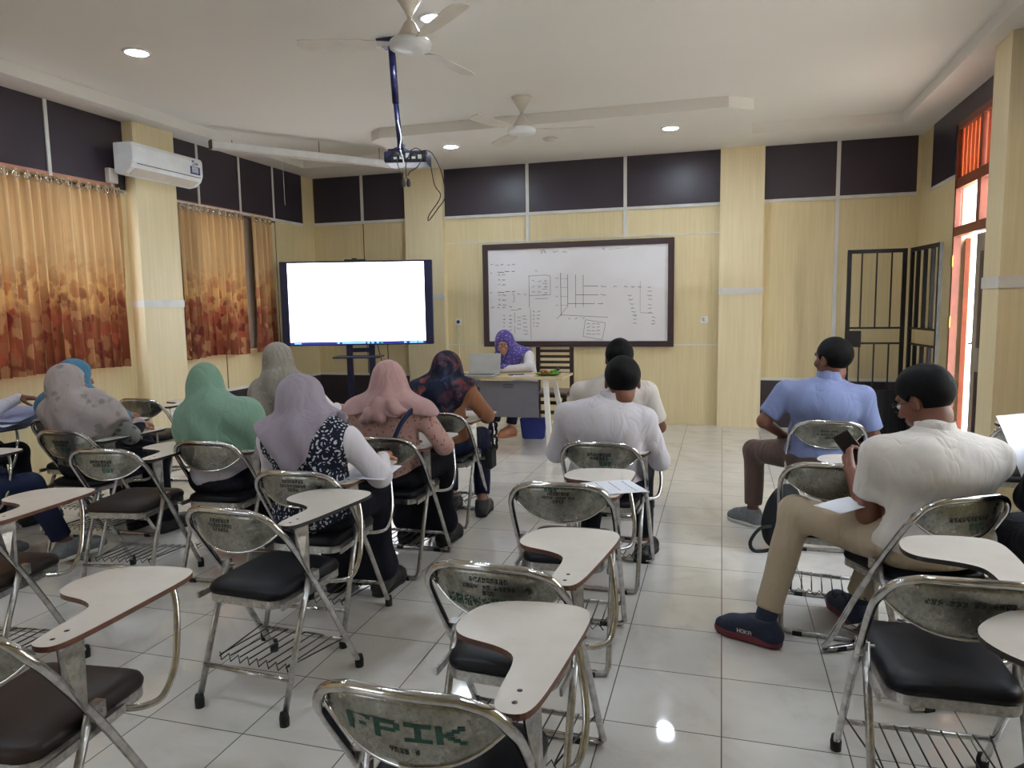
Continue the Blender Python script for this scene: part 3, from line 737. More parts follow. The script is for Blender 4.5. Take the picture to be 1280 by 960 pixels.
# ------------------------------------------------------------------ teacher's desk
DX0, DX1, DY_0, DY_1 = -2.72, -1.50, 6.92, 7.45
t = empty('teacher_desk', ((DX0+DX1)/2, (DY_0+DY_1)/2, 0), label="light wood topped desk with grey front panel and white slanted legs", cat='desk')
cx, cy = (DX0+DX1)/2, (DY_0+DY_1)/2
part_boxes('desk_top', [((DX0-cx, DY_0-cy, .725), (DX1-cx, DY_1-cy, .75))], 'light_wood', t, .003)
part_boxes('modesty_panel', [((DX0-cx+.10, DY_0-cy+.07, .33), (DX1-cx-.26, DY_0-cy+.088, .70))], 'grey_panel', t)
mb = MB()
for z in (.665, .65, .632): mb.box((-.02, DY_0-cy+.066, z), (.09, DY_0-cy+.0705, z+.006))
mb.build('panel_vent', 'frame_brown', t)
for sx in (-1, 1):
    fr_ = MB()
    xx = (DX1-cx-.16)*sx
    for sy, yb in ((-1, -.01), (1, .01)):
        y0_, y1_ = sy*.17, sy*.262
        P0 = Vector((xx-.03*sx, y0_, .725)); P1 = Vector((xx+(.03 if sy < 0 else .10)*sx, y1_, 0))
        vs = []
        for P in (P1, P0):
            for dx, dy in ((-.022, -.03), (.022, -.03), (.022, .03), (-.022, .03)): vs.append((P.x+dx, P.y+dy, P.z))
        MB().add(vs, [(3, 2, 1, 0), (4, 5, 6, 7), (0, 1, 5, 4), (1, 2, 6, 5), (2, 3, 7, 6), (3, 0, 4, 7)]).build('leg', 'white_metal', t)
    part_boxes('leg_rail', [((xx-.02, -.17, .69), (xx+.02, .17, .725))], 'white_metal', t)
# things on the desk
t = empty('laptop', (-2.40, 7.12, .75), math.radians(188), label='open grey laptop seen from behind its lid on the desk', cat='laptop')
part_boxes('keyboard_base', [((-.17, -.01, 0), (.17, .23, .016))], 'laptop_grey', t, .003)
part_boxes('keys', [((-.14, .06, .016), (.14, .17, .018))], 'black_plastic', t)
o = part_boxes('lid', [((-.17, -.006, 0), (.17, .004, .215))], 'laptop_grey', t, .002)
t.rotation_euler.z = math.radians(182); t.location = (-2.37, 7.10, .75)
for c in t.children:
    if c.name.startswith('lid'): c.location = (0, -.008, .012); c.rotation_euler.x = math.radians(14)
t = MB().tube(crom([(-2.68, 7.12, .757), (-2.60, 7.09, .757), (-2.53, 7.14, .757)], 6), .006, 6).build('charger_cable', 'cable_black', label='short dark cable lying at the left end of the desk', cat='cable')
t = empty('snack_plate', (-1.69, 7.12, .75), .2, label='green leaf plate heaped with fried snacks at the desk edge', cat='plate')
mb = MB().lathe([(0, .004), (.07, .004), (.12, .022), (.124, .024), (.07, .0), (0, 0)], 24, m=Matrix.Diagonal((1.15, .8, 1, 1))); mb.build('leaf_plate', 'leaf_green', t)
rr = random.Random(4)
def lump(mb, c, r, sq=.7):
    mb.lathe([(0, -r*sq), (r*.7, -r*.5*sq), (r, 0), (r*.7, r*.6*sq), (0, r*sq)], 10, m=Matrix.Translation(c) @ Matrix.Rotation(rr.uniform(0, 3), 4, 'Z') @ Matrix.Rotation(rr.uniform(-.4, .4), 4, 'X'))
for i in range(8):
    m_ = MB(); lump(m_, (rr.uniform(-.075, .02), rr.uniform(-.04, .04), .024+.018*(i % 2)), .024); m_.build('fried_snack', 'food_brown', t)
for i in range(3):
    m_ = MB(); lump(m_, (.04+.03*i, rr.uniform(-.02, .03), .035+.012*i), .022, .9); m_.build('dark_leaf_parcel', 'wainscot' if i > 1 else 'leaf_green', t)
def sheet(w, h, loc, rz, name, lab, cat='paper', mat='paper', marks=0, tilt=0, group=None):
    mb = MB(); vs = []; nx = ny = 6
    for j in range(ny+1):
        for i in range(nx+1):
            x, y = w*(i/nx-.5), h*(j/ny-.5); vs.append((x, y, .0015+.003*math.sin(3*i/nx+j*.4)**2))
    mb.add(vs, [(j*7+i, j*7+i+1, j*7+i+8, j*7+i+7) for j in range(6) for i in range(6)], 0, True)
    mb.add([(x, y, z-.001) for x, y, z in vs], [(j*7+i+7, j*7+i+8, j*7+i+1, j*7+i) for j in range(6) for i in range(6)], 0, True)
    o = mb.build(name, mat, label=lab, cat=cat, group=group)
    if marks:
        k = MB(); r3 = random.Random(marks)
        for r in range(7):
            if r3.random() < .25: continue
            x = -w*.38
            while x < w*.3:
                l = r3.uniform(.01, .03); k.box((x, h*(.35-r*.1), .005), (x+l, h*(.35-r*.1)+.0025, .0056)); x += l+.008
        k.build('printed_lines', 'ink_grey', o)
    o.location = loc; o.rotation_euler = (tilt, 0, rz); return o
sheet(.21, .15, (-1.93, 7.03, .751), .1, 'paper_sheet', 'white sheet of paper on the desk between the hands and the snack plate')
t = empty('mobile_phone', (-2.03, 7.13, .751), .5, label='black phone lying on the desk beside the laptop', cat='phone')
part_boxes('phone_body', [((-.08, -.038, 0), (.08, .038, .009))], 'black_plastic', t, .003)
# dark slatted chair behind the desk
t = empty('wooden_chair', (-1.86, 7.98, 0), math.radians(180), label='dark brown wooden slat-back chair behind the desk', cat='chair')
for x in (-.20, .20):
    MB().box((x-.022, -.23, 0), (x+.022, -.19, .98)).build('rear_leg', 'dark_brown_wood', t)
    MB().box((x-.022, .18, 0), (x+.022, .22, .44)).build('front_leg', 'dark_brown_wood', t)
for z in (.93, .865, .80, .735, .67): part_boxes('back_slat', [((-.18, -.22, z-.016), (.18, -.20, z+.016))], 'dark_brown_wood', t)
part_boxes('seat', [((-.23, -.23, .44), (.23, .24, .475))], 'dark_brown_wood', t, .006)
part_boxes('cushion', [((-.21, -.18, .475), (.21, .22, .50))], 'curtain_lining', t, .01)
part_boxes('stretcher', [((-.18, -.22, .30), (.18, -.20, .34)), ((-.18, .19, .25), (.18, .21, .29)), ((-.215, -.2, .22), (-.195, .2, .25)), ((.195, -.2, .22), (.215, .2, .25))], 'dark_brown_wood', t)
t = empty('handbag', (-1.98, 7.62, 0), .2, label='blue bag standing on the floor under the desk', cat='bag')
mb = MB(); mb.add([(-.12,-.06,.02),(.12,-.06,.02),(.12,.06,.02),(-.12,.06,.02),(-.15,-.04,.25),(.15,-.04,.25),(.15,.04,.25),(-.15,.04,.25)], [(3,2,1,0),(4,5,6,7),(0,1,5,4),(1,2,6,5),(2,3,7,6),(3,0,4,7)]); mb.v = [(a_, b_, c_-.02) for a_, b_, c_ in mb.v]; mb.build('bag_body', 'blue_bag', t, .012)
MB().tube(crom([(-.07, -.045, .22), (-.06, -.06, .33), (.06, -.06, .33), (.07, -.045, .22)], 8), .006, 6).build('bag_handle', 'black_plastic', t)

# ------------------------------------------------------------------ iron folding gate before the right corner
t = empty('iron_gate', (1.25, 8.30, 0), label='black iron folding gate of upright bars before the far corner', cat='gate')
def gate_leaf(m, w, nm, fine):
    g = MB(); g.box((0, -.015, .03), (.04, .015, 1.98), 0, m); g.box((w-.04, -.015, .03), (w, .015, 1.98), 0, m)
    g.box((.04, -.012, 1.94), (w-.04, .012, 1.98), 0, m); g.box((.04, -.012, .03), (w-.04, .012, .06), 0, m); g.box((.04, -.008, 1.0), (w-.04, .008, 1.02), 0, m); g.box((.04, -.008, 1.16), (w-.04, .008, 1.18), 0, m)
    o = g.build(nm, 'black_iron', t)
    for i in range(1, 4):
        x = w*i/4
        b_ = MB()
        if fine: b_.box((x-.007, -.007, 1.18), (x+.007, .007, 1.94), 0, m); b_.box((x-.007, -.007, .52), (x+.007, .007, 1.0), 0, m)
        else: b_.box((x-.016, -.016, 1.18), (x+.016, .016, 1.94), 0, m); b_.box((x-.016, -.016, .52), (x+.016, .016, 1.0), 0, m)
        b_.build('bar', 'black_iron', o)
    s_ = MB().box((.04, -.006, .06), (w-.04, .006, .52), 0, m)
    for i in range(1, 10): s_.box((w*i/10-.004, -.011, .06), (w*i/10+.004, -.006, .52), 0, m)
    s_.build('lower_sheet', 'black_iron', o)
    return o
o = gate_leaf(Matrix.Identity(4), .56, 'gate_leaf', True)
part_boxes('lock_box', [((.0, -.03, .97), (.15, .03, 1.14))], 'black_iron', o)
gate_leaf(Matrix.Translation((.60, -.01, 0)) @ Matrix.Rotation(math.radians(-84), 4, 'Z'), .74, 'gate_leaf', False)
part_boxes('gate_foot', [((.02, -.01, 0), (.05, .01, .04)), ((.50, -.01, 0), (.53, .01, .04))], 'black_iron', t)
# orange notice on the right wall, near side of the pilaster
part_boxes('wall_notice', [((XR-.012, 5.12, 1.05), (XR, 5.42, 1.25))], 'poster_orange', None, label='small orange notice on the right wall just past the pilaster', cat='notice')

# ------------------------------------------------------------------ folding writing chairs
def back_y(x, z): return -.035 + .42*x*x*1.0 + (z-.62)*-.10   # plate surface, bowed rearwards
def make_chair(sled):
    t = empty('writing_chair')
    tr = .0115
    # hoop: front feet up to the top rail
    left = [(-.212, .45, .03 if not sled else .035), (-.212, .40, .10), (-.210, .21, .42), (-.207, .06, .64), (-.196, .012, .705), (-.165, -.012, .75), (-.11, -.028, .772)]
    path = crom(left, 6) + crom([(-.11, -.028, .772), (0, -.04, .776), (.11, -.028, .772)], 4)[1:] + crom([(-x, y, z) for x, y, z in left[::-1]], 6)[1:]
    if sled:
        path = [Vector((-.16, .462, .0125)), Vector((-.195, .46, .0155))] + path + [Vector((.195, .46, .0155)), Vector((.16, .462, .0125))]
        hp = MB().tube(path, tr, 9, closed=True)
    else: hp = MB().tube(path, tr, 9)
    hp.build('hoop_frame', 'chrome', t)
    # rear legs
    zr = .03 if not sled else .04
    def rl(s): return [(s*.19, .185, .50), (s*.19, .10, .30), (s*.19, -.0, zr)]
    if sled:
        q = [Vector(p) for p in rl(-1)] + [Vector((-.18, -.006, .016)), Vector((-.15, -.008, .0125)), Vector((.15, -.008, .0125)), Vector((.18, -.006, .016))] + [Vector(p) for p in rl(1)[::-1]]
        MB().tube(q, tr, 9).build('rear_frame', 'chrome_dull', t)
        for s in (-1, 1):
            for ya in (-.022, .448): MB().box((s*.12-.02, ya, 0), (s*.12+.02, ya+.028, .02)).build('floor_pad', 'rubber', t)
    else:
        for s in (-1, 1): MB().tube(rl(s), tr, 9).build('rear_leg', 'chrome_dull', t)
        MB().tube([(-.19, .033, .15), (.19, .033, .15)], .008, 8).build('crossbar', 'chrome', t)
        for s in (-1, 1):
            MB().lathe([(.0, 0), (.017, 0), (.018, .03), (.0145, .05)], 12, m=Matrix.Translation((s*.19, -.002, 0))).build('rubber_foot', 'rubber', t)
            MB().lathe([(.0, 0), (.017, 0), (.018, .03), (.0145, .05)], 12, m=Matrix.Translation((s*.212, .452, 0))).build('rubber_foot', 'rubber', t)
    MB().tube([(-.211, .375, .145), (.211, .375, .145)], .009, 8).build('front_crossbar', 'chrome_dull', t)
    # pivot brackets and side links
    for s in (-1, 1):
        mb = MB()
        mb.box((s*.201-.014, .165, .465), (s*.201+.014, .205, .505)); mb.tube([(s*.165, .19, .485), (s*.222, .19, .485)], .006, 8)
        mb.box((s*.186-.004, .02, .412), (s*.186+.004, .30, .435)); mb.box((s*.186-.004, .17, .43), (s*.186+.004, .20, .47))
        mb.build('pivot_bracket', 'chrome_dull', t)
    # back plate
    mb = MB(); nx, nz = 20, 8; vs = []
    for j in range(nz+1):
        for i in range(nx+1):
            x = -.193+.386*i/nx; a = abs(x)/.193
            zt = .765-.035*a**5-.012*a*a; zb = .618+.085*a**2.6
            z = zb+(zt-zb)*j/nz
            # follow the hoop, which leans back as it rises
            yh = -.030 + .055*a**3*(1 if z < .74 else .8) + max(0, (.72-z))*.42*(.35+.65*a)
            vs.append((x, yh, z))
    w_ = nx+1
    F = [(j*w_+i, j*w_+i+1, (j+1)*w_+i+1, (j+1)*w_+i) for j in range(nz) for i in range(nx)]
    n0 = len(vs); vs2 = vs + [(x, y+.004, z) for x, y, z in vs]
    F2 = F + [tuple(n0+q for q in f[::-1]) for f in F]
    rim = [i for i in range(w_)] + [j*w_+nx for j in range(1, nz+1)] + [nz*w_+i for i in range(nx-1, -1, -1)] + [j*w_ for j in range(nz-1, 0, -1)]
    for a_, b_ in zip(rim, rim[1:]+rim[:1]): F2.append((a_, n0+a_, n0+b_, b_))
    mb.add(vs2, F2, 0, True); mb.build('back_plate', 'plate_metal', t)
    mb = MB().tube([Vector(vs[i])+Vector((0, .002, 0)) for i in range(w_)], .0045, 6); mb.build('back_plate_rim', 'chrome', t)
    # seat
    def rr_(w0, w1, y0, y1, r, n=5):
        P = []
        for cx_, cy__, a0, wv in ((w1-r, y1-r, 0, 0), (-w1+r, y1-r, 90, 0), (-w0+r, y0+r, 180, 0), (w0-r, y0+r, 270, 0)):
            for i in range(n+1):
                a = math.radians(a0+90*i/n); P.append((cx_+r*math.cos(a), cy__+r*math.sin(a)))
        return P
    pr = rr_(.160, .172, .03, .42, .05); mb = MB()
    lv = [(.97, .432), (1.02, .437), (1.03, .450), (1.0, .464), (.93, .473), (.75, .478), (.4, .481)]
    vs = []
    for sc, z in lv: vs += [(x*sc, .225+(y-.225)*sc, z) for x, y in pr]
    n = len(pr); fs = [(k*n+i, k*n+(i+1) % n, (k+1)*n+(i+1) % n, (k+1)*n+i) for k in range(len(lv)-1) for i in range(n)] + [list(range((len(lv)-1)*n, len(lv)*n)), list(range(n))[::-1]]
    mb.add(vs, fs, 0, True); mb.build('seat', 'vinyl_black', t)
    MB().prism([(x*1.01, .225+(y-.225)*1.01) for x, y in pr], .405, .434).build('seat_rim', 'chrome_dull', t)
    # wire rack under the seat
    w = MB()
    for i in range(8):
        x = -.15+.30*i/7; w.tube([(x, .36, .160), (x, .08, .175)], .0028, 5)
    zig = []
    for i in range(8):
        x = -.15+.30*i/7; zig += [(x-.012, .085, .178), (x+.012, .065, .16)]
    w.tube(zig, .0028, 5); w.tube([(-.2, .372, .158), (-.15, .07, .172)], .003, 5); w.tube([(.2, .372, .158), (.15, .07, .172)], .003, 5)
    w.build('book_rack', 'wire_dark', t)
    # writing tablet
    outl = [(.178,.060),(.150,.070),(.138,.10),(.134,.17),(.132,.24),(.118,.285),(.07,.315),(.0,.335),(-.035,.358),(-.052,.40),(-.048,.46),(-.022,.52),(.03,.556),(.11,.572),(.19,.572),(.232,.556),(.252,.515),(.254,.45),(.246,.34),(.236,.22),(.224,.12),(.208,.072)]
    P = [(p.x, p.y) for p in crom([(x, y, 0) for x, y in outl], 3, closed=True)][::-1]
    tb = MB().prism(P, .694, .708, 0, 1).build('writing_tablet', ['tablet_laminate', 'tablet_edge_brown'], t)
    MB().lathe([(0, .0004), (.006, .0004), (.006, 0)], 10, m=Matrix.Translation((.178, .10, .708))).build('screw_head', 'wire_dark', tb)
    MB().lathe([(0, .0004), (.006, .0004), (.006, 0)], 10, m=Matrix.Translation((.176, .145, .708))).build('screw_head', 'wire_dark', tb)
    mb = MB(); mb.add([(.226,.105,.56),(.226,.135,.51),(.218,.15,.694),(.198,.09,.694),(.214,.08,.63)], [(0,1,2,3,4)]); mb.add([(.222,.105,.56),(.222,.135,.51),(.214,.15,.694),(.194,.09,.694),(.210,.08,.63)], [(4,3,2,1,0)])
    mb.box((.165, .085, .688), (.215, .165, .694)); mb.build('tablet_bracket', 'chrome_dull', t)
    MB().tube(crom([(.17, .30, .418), (.22, .335, .412), (.25, .375, .425), (.258, .42, .50), (.235, .47, .62), (.215, .485, .69)], 6), .0095, 8).build('tablet_support', 'chrome', t)
    return t
protos = {}
CH = [
 # x, y, rot, sled, seat, edge, stencil, label
 ('c1', -1.66, 1.13, 6, 0, 'vinyl_brown', 'tablet_edge_brown', 0, 'writing chair cut by the bottom left corner, its tablet fully visible'),
 ('c2', -2.74, 1.84, 8, 0, 'vinyl_brown', 'tablet_edge_brown', 0, 'writing chair at the left edge, only tablet and brown seat corner in view'),
 ('c3', -1.655, 2.10, -4, 0, 'vinyl_black', 'tablet_edge_black', 1, 'empty writing chair with black seat, seen whole between the lower left tablets'),
 ('c4', -3.00, 2.88, 9, 0, 'vinyl_brown', 'tablet_edge_black', 2, 'empty writing chair with brown seat and wire rack behind the green headscarf'),
 ('c5', -3.70, 3.28, 1, 1, 'vinyl_black', 'tablet_edge_black', 2, 'writing chair carrying the woman in the grey flowered headscarf'),
 ('c6', -4.42, 4.62, 4, 1, 'vinyl_black', 'tablet_edge_black', 0, 'empty dark shiny folding chair by the left pilaster'),
 ('c7', -2.62, 3.17, 4, 1, 'vinyl_black', 'tablet_edge_black', 0, 'writing chair carrying the woman in the green headscarf'),
 ('c8', -2.74, 4.04, 2, 1, 'vinyl_black', 'tablet_edge_black', 0, 'chair carrying the woman in the taupe headscarf near the screen'),
 ('c9', -1.75, 2.66, 3, 0, 'vinyl_black', 'tablet_edge_brown', 3, 'writing chair carrying the woman in the batik vest'),
 ('c10', -1.74, 3.46, 1, 1, 'vinyl_black', 'tablet_edge_brown', 2, 'writing chair carrying the woman in pink'),
 ('c11', -1.78, 4.35, 1, 1, 'vinyl_black', 'tablet_edge_brown', 0, 'writing chair carrying the woman in the brown blouse'),
 ('c12', -.58, 3.56, -2, 1, 'vinyl_black', 'tablet_edge_black', 2, 'writing chair carrying the nearer of the two men in white before the whiteboard'),
 ('c13', -.66, 4.40, -2, 1, 'vinyl_black', 'tablet_edge_black', 0, 'writing chair carrying the farther of the two men in white before the whiteboard'),
 ('c14', -.60, 2.70, 2, 1, 'vinyl_black', 'tablet_edge_brown', 4, 'empty writing chair with a green marked back and a printed sheet on its tablet'),
 ('c15', -.59, 1.80, -3, 1, 'vinyl_black', 'tablet_edge_brown', 5, 'empty writing chair with green paint band across the back, second from the bottom'),
 ('c16', -.55, 1.16, 0, 1, 'vinyl_black', 'tablet_edge_brown', 6, 'nearest writing chair at the bottom, green letters stencilled on its back plate'),
 ('c17', .60, 4.45, 0, 1, 'vinyl_black', 'tablet_edge_black', 7, 'writing chair carrying the man in the blue shirt'),
 ('c18', .46, 3.27, -6, 1, 'vinyl_black', 'tablet_edge_black', 0, 'empty writing chair between the blue shirt man and the man with the phone'),
 ('c19', .83, 2.82, 29, 1, 'vinyl_black', 'tablet_edge_black', 8, 'writing chair turned towards the aisle carrying the man with the phone'),
 ('c20', .60, 1.98, 1, 0, 'vinyl_black', 'tablet_edge_black', 9, 'empty writing chair with mirror bright back at the lower right'),
 ('c21', .935, 1.41, 42, 0, 'vinyl_black', 'tablet_edge_black', 0, 'writing chair at the right edge, only its tablet front in view'),
 ('c22', 1.66, 4.55, 0, 1, 'vinyl_black', 'tablet_edge_black', 0, 'chair at the right edge beside the pilaster'),
 ('c23', -3.97, 2.50, 2, 1, 'vinyl_black', 'tablet_edge_black', 0, 'writing chair at the left edge carrying the person in navy, tablet tip in view'),
 ('c24', -4.75, 3.18, 0, 1, 'vinyl_black', 'tablet_edge_black', 0, 'writing chair at the left edge holding the loose papers'),
 ('c25', -4.15, 3.62, 0, 1, 'vinyl_black', 'tablet_edge_black', 0, 'chair carrying the woman in the blue headscarf at the far left'),
]
CHR = {}
def plate_pt(x, z):
    a = abs(x)/.193
    return -.030 + .055*a**3*(1 if z < .74 else .8) + max(0, (.72-z))*.42*(.35+.65*a)
def stencil(par, rects, mat, dx=0, dz=.70, nm='stencil_text'):
    mb = MB()
    for x0, x1, z0, z1 in rects:
        vs = [(x+dx, plate_pt(x+dx, z+dz)-.0009, z+dz) for x, z in ((x0, z0), (x1, z0), (x1, z1), (x0, z1))]
        mb.add(vs, [(0, 1, 2, 3)])
    if mb.v: mb.build(nm, mat, par)
for key, x, y, rot, sled, seat, edge, sten, lab in CH:
    if sled not in protos: protos[sled] = make_chair(sled); t = protos[sled]
    else: t = copytree(protos[sled])
    CHR[key] = t
    t.location = (x, y, 0); t.rotation_euler.z = math.radians(rot)
    tag(t, lab, 'chair', 'chrome folding chairs with writing tablets')
kidsmat = {}
for key, x, y, rot, sled, seat, edge, sten, lab in CH:
    t = CHR[key]
    for c in t.children:
        st_ = c.name.split('.')[0]
        if st_ == 'seat': c.material_slots[0].link = 'OBJECT'; c.material_slots[0].material = MATS[seat]
        if st_ == 'writing_tablet': c.material_slots[1].link = 'OBJECT'; c.material_slots[1].material = MATS[edge]
        if st_ == 'back_plate': bpl = c
    if sten:
        rows = {1: [('~~~~~~~', .085, .735), ('~~~~~~~~~', .105, .718), ('~~~~~~', .07, .702)], 2: [('~~~~~~~~', .12, .715), ('~~~~~~', .09, .695)],
                3: [('~~~~~~~~', .10, .735), ('~~~~~~~~~~', .12, .715), ('~~~~', .05, .698)], 4: [('~~~~~~~~', .085, .738), ('~~~~~ ~~~~~ ~~~', .13, .722), ('~~~~', .045, .706)],
                5: [('~~~~~~~~~', .11, .735), ('~~~~ ~~ ~~~~~', .15, .715), ('~~~', .035, .698)], 7: [('~~~~ ~~~', .09, .72), ('~ ~~~~~~~ ~~', .13, .70), ('~~~~', .05, .682)],
                8: [('~~~~~~~~~~', .16, .70)], 9: [('~~~ ~~~ ~~ ~~~~', .20, .715)], 6: [('~~~~ ~', .06, .655)]}[sten]
        for i, (s_, w, z) in enumerate(rows): stencil(bpl, glyphs(s_, w, sten*10+i), 'paint_black', -.02 if sten in (1,) else 0.0, z)
        if sten == 6: stencil(bpl, [(a_, b_, c_*.52, d_*.52) for a_, b_, c_, d_ in [(a0-.0015, b0+.0015, c0-.003, d0+.003) for a0, b0, c0, d0 in glyphs('FPIK', .235, 1)]], 'paint_green', .0, .697, 'stencil_letters')
        if sten == 4: stencil(bpl, glyphs('~~~', .06, 41), 'paint_green', -.03, .757, 'green_mark')
        if sten == 5: stencil(bpl, glyphs('~~~~~~~~~', .24, 51), 'paint_green', -.01, .668, 'green_mark')
        if sten in (8, 2): stencil(bpl, glyphs('~~~', .06, 61), 'paint_green', .03, .67, 'green_mark')

# loose papers and small things on the tablets
sheet(.21, .297, (-.455, 2.905, .7085), math.radians(-62), 'paper_sheet', 'printed white sheet on the tablet of the green marked chair', marks=5, group='loose sheets')
sheet(.21, .28, (-1.545, 2.96, .7085), math.radians(8), 'paper_sheet', "bluish sheet on the tablet beside the woman in the batik vest", marks=0, mat='paper', group='loose sheets')
sheet(.20, .27, (1.19, 3.33, .87), math.radians(35), 'paper_sheet', 'pale blue sheet held by the person in black at the right edge', mat='paper', tilt=math.radians(62), group='loose sheets')
sheet(.13, .19, (.47, 2.99, .672), math.radians(-50), 'paper_sheet', 'white sheets resting on the knee of the man with the phone', mat='paper', tilt=.05, group='loose sheets')
for i in range(3):
    sheet(.30, .42, (-4.56-.02*i, 3.66+.03*i, .715+.035*i), math.radians(-10+14*i), 'paper_sheet', ['bluish sheets spread on the far left tablet, lowest of three', 'bluish sheet in the middle of the far left stack', 'bluish sheet on top of the far left stack under the hand'][i], mat='blue_paper' if i != 1 else 'paper', tilt=.06*i, group='loose sheets')
sheet(.18, .25, (-2.60, 4.50, .7085), math.radians(10), 'paper_sheet', 'white sheet under the writing hand between the lilac and pink headscarves', group='loose sheets')

# ------------------------------------------------------------------ people: one smooth surface per body, garments as children
class Field:
    def __init__(s, lo, hi, h):
        s.lo = np.array(lo, np.float32); s.h = h; s.n = np.ceil((np.array(hi)-np.array(lo))/h).astype(int)+1
        s.d = np.full(s.n, .2, np.float32); s.ax = [s.lo[i]+h*np.arange(s.n[i], dtype=np.float32) for i in range(3)]
    def block(s, lo, hi):
        a = np.maximum(np.floor((np.array(lo)-s.lo)/s.h).astype(int), 0); b = np.minimum(np.ceil((np.array(hi)-s.lo)/s.h).astype(int)+1, s.n)
        if (b <= a).any(): return None
        sl = tuple(slice(a[i], b[i]) for i in range(3))
        X = s.ax[0][sl[0]][:, None, None]; Y = s.ax[1][sl[1]][None, :, None]; Z = s.ax[2][sl[2]][None, None, :]
        return sl, X, Y, Z
    def merge(s, sl, e, k):
        d = s.d[sl]
        if k > 0:
            q = np.maximum(k-np.abs(d-e), 0)/k; s.d[sl] = np.minimum(d, e)-q*q*k*.25
        else: s.d[sl] = np.minimum(d, e)
    def cut(s, sl, e, k):
        d = s.d[sl]; e = -e
        if k > 0:
            q = np.maximum(k-np.abs(d-e), 0)/k; s.d[sl] = np.maximum(d, e)+q*q*k*.25
        else: s.d[sl] = np.maximum(d, e)
    def cap(s, a, b, ra, rb, k=.03, sq=None):
        a = np.array(a, float); b = np.array(b, float); m = max(ra, rb)+k+.05
        B = s.block(np.minimum(a, b)-m, np.maximum(a, b)+m)
        if B is None: return s
        sl, X, Y, Z = B; v = b-a; L = max(v@v, 1e-9)
        t = np.clip(((X-a[0])*v[0]+(Y-a[1])*v[1]+(Z-a[2])*v[2])/L, 0, 1)
        e = np.sqrt((X-a[0]-t*v[0])**2+(Y-a[1]-t*v[1])**2+(Z-a[2]-t*v[2])**2)-(ra+(rb-ra)*t)
        s.merge(sl, e, k); return s
    def chain(s, pts, rs, k=.03):
        for i in range(len(pts)-1): s.cap(pts[i], pts[i+1], rs[i], rs[i+1], k)
        return s
    def ell(s, c, r, k=.03, R=None, neg=False):
        c = np.array(c, float); r = np.array(r, float); m = r.max()+k+.05
        B = s.block(c-m, c+m)
        if B is None: return s
        sl, X, Y, Z = B; x, y, z = X-c[0], Y-c[1], Z-c[2]
        if R is not None:
            R = np.array(R); x, y, z = (R[0, 0]*x+R[1, 0]*y+R[2, 0]*z, R[0, 1]*x+R[1, 1]*y+R[2, 1]*z, R[0, 2]*x+R[1, 2]*y+R[2, 2]*z)
        k0 = np.sqrt((x/r[0])**2+(y/r[1])**2+(z/r[2])**2); k1 = np.sqrt((x/r[0]**2)**2+(y/r[1]**2)**2+(z/r[2]**2)**2)+1e-6
        e = k0*(k0-1)/k1
        (s.cut if neg else s.merge)(sl, e, k); return s
    def grid(s): return s.ax[0][:, None, None], s.ax[1][None, :, None], s.ax[2][None, None, :]
    def mesh(s, name, mat, parent=None, smooth=2):
        d = s.d.copy(); d[0] = d[-1] = .1; d[:, 0] = d[:, -1] = .1; d[:, :, 0] = d[:, :, -1] = .1
        S_ = d < 0; nx, ny, nz = d.shape
        c = np.zeros((nx-1, ny-1, nz-1), np.uint8)
        for i in (0, 1):
            for j in (0, 1):
                for k in (0, 1): c += S_[i:nx-1+i, j:ny-1+j, k:nz-1+k]
        act = (c > 0) & (c < 8); idx = np.full(act.shape, -1, np.int64); P = np.argwhere(act); idx[act] = np.arange(len(P))
        if not len(P): return None
        acc = np.zeros((len(P), 3)); cnt = np.zeros(len(P))
        cor = [(i, j, k) for i in (0, 1) for j in (0, 1) for k in (0, 1)]
        for a in cor:
            for ax in range(3):
                if a[ax]: continue
                b = list(a); b[ax] = 1
                da = d[P[:, 0]+a[0], P[:, 1]+a[1], P[:, 2]+a[2]]; db = d[P[:, 0]+b[0], P[:, 1]+b[1], P[:, 2]+b[2]]
                m = (da < 0) != (db < 0); t = np.where(m, da/np.where(m, da-db, 1), 0)
                for q in range(3): acc[:, q] += np.where(m, a[q]+(t if q == ax else 0), 0)
                cnt += m
        V = (P+acc/cnt[:, None])*s.h+s.lo
        F = []
        for ax in range(3):
            o = [q for q in range(3) if q != ax]
            A = S_[tuple(slice(0, -1) if q == ax else slice(None) for q in range(3))]; Bq = S_[tuple(slice(1, None) if q == ax else slice(None) for q in range(3))]
            E = np.argwhere(A != Bq); E = E[(E[:, o[0]] > 0) & (E[:, o[1]] > 0) & (E[:, o[0]] < d.shape[o[0]]-1) & (E[:, o[1]] < d.shape[o[1]]-1)]
            ins = A[tuple(E.T)]
            def ci(da, db):
                Q = E.copy(); Q[:, o[0]] += da; Q[:, o[1]] += db; return idx[tuple(Q.T)]
            q = np.stack([ci(-1, -1), ci(0, -1), ci(0, 0), ci(-1, 0)], 1)
            flip = ins if ax != 1 else ~ins
            q[~flip] = q[~flip][:, ::-1]; F.append(q)
        F = np.concatenate(F); F = F[(F >= 0).all(1)]
        # laplacian relax
        if smooth:
            ed = np.concatenate([F[:, [0, 1]], F[:, [1, 2]], F[:, [2, 3]], F[:, [3, 0]]]); ed = np.concatenate([ed, ed[:, ::-1]])
            n = len(V); dg = np.bincount(ed[:, 0], minlength=n)[:, None].clip(1)
            for _ in range(smooth):
                av = np.stack([np.bincount(ed[:, 0], V[ed[:, 1], q], minlength=n) for q in range(3)], 1)/dg
                V = V*.45+av*.55
        me = bpy.data.meshes.new(name); me.vertices.add(len(V)); me.vertices.foreach_set('co', V.astype(np.float32).ravel())
        me.loops.add(F.size); me.loops.foreach_set('vertex_index', F.astype(np.int32).ravel())
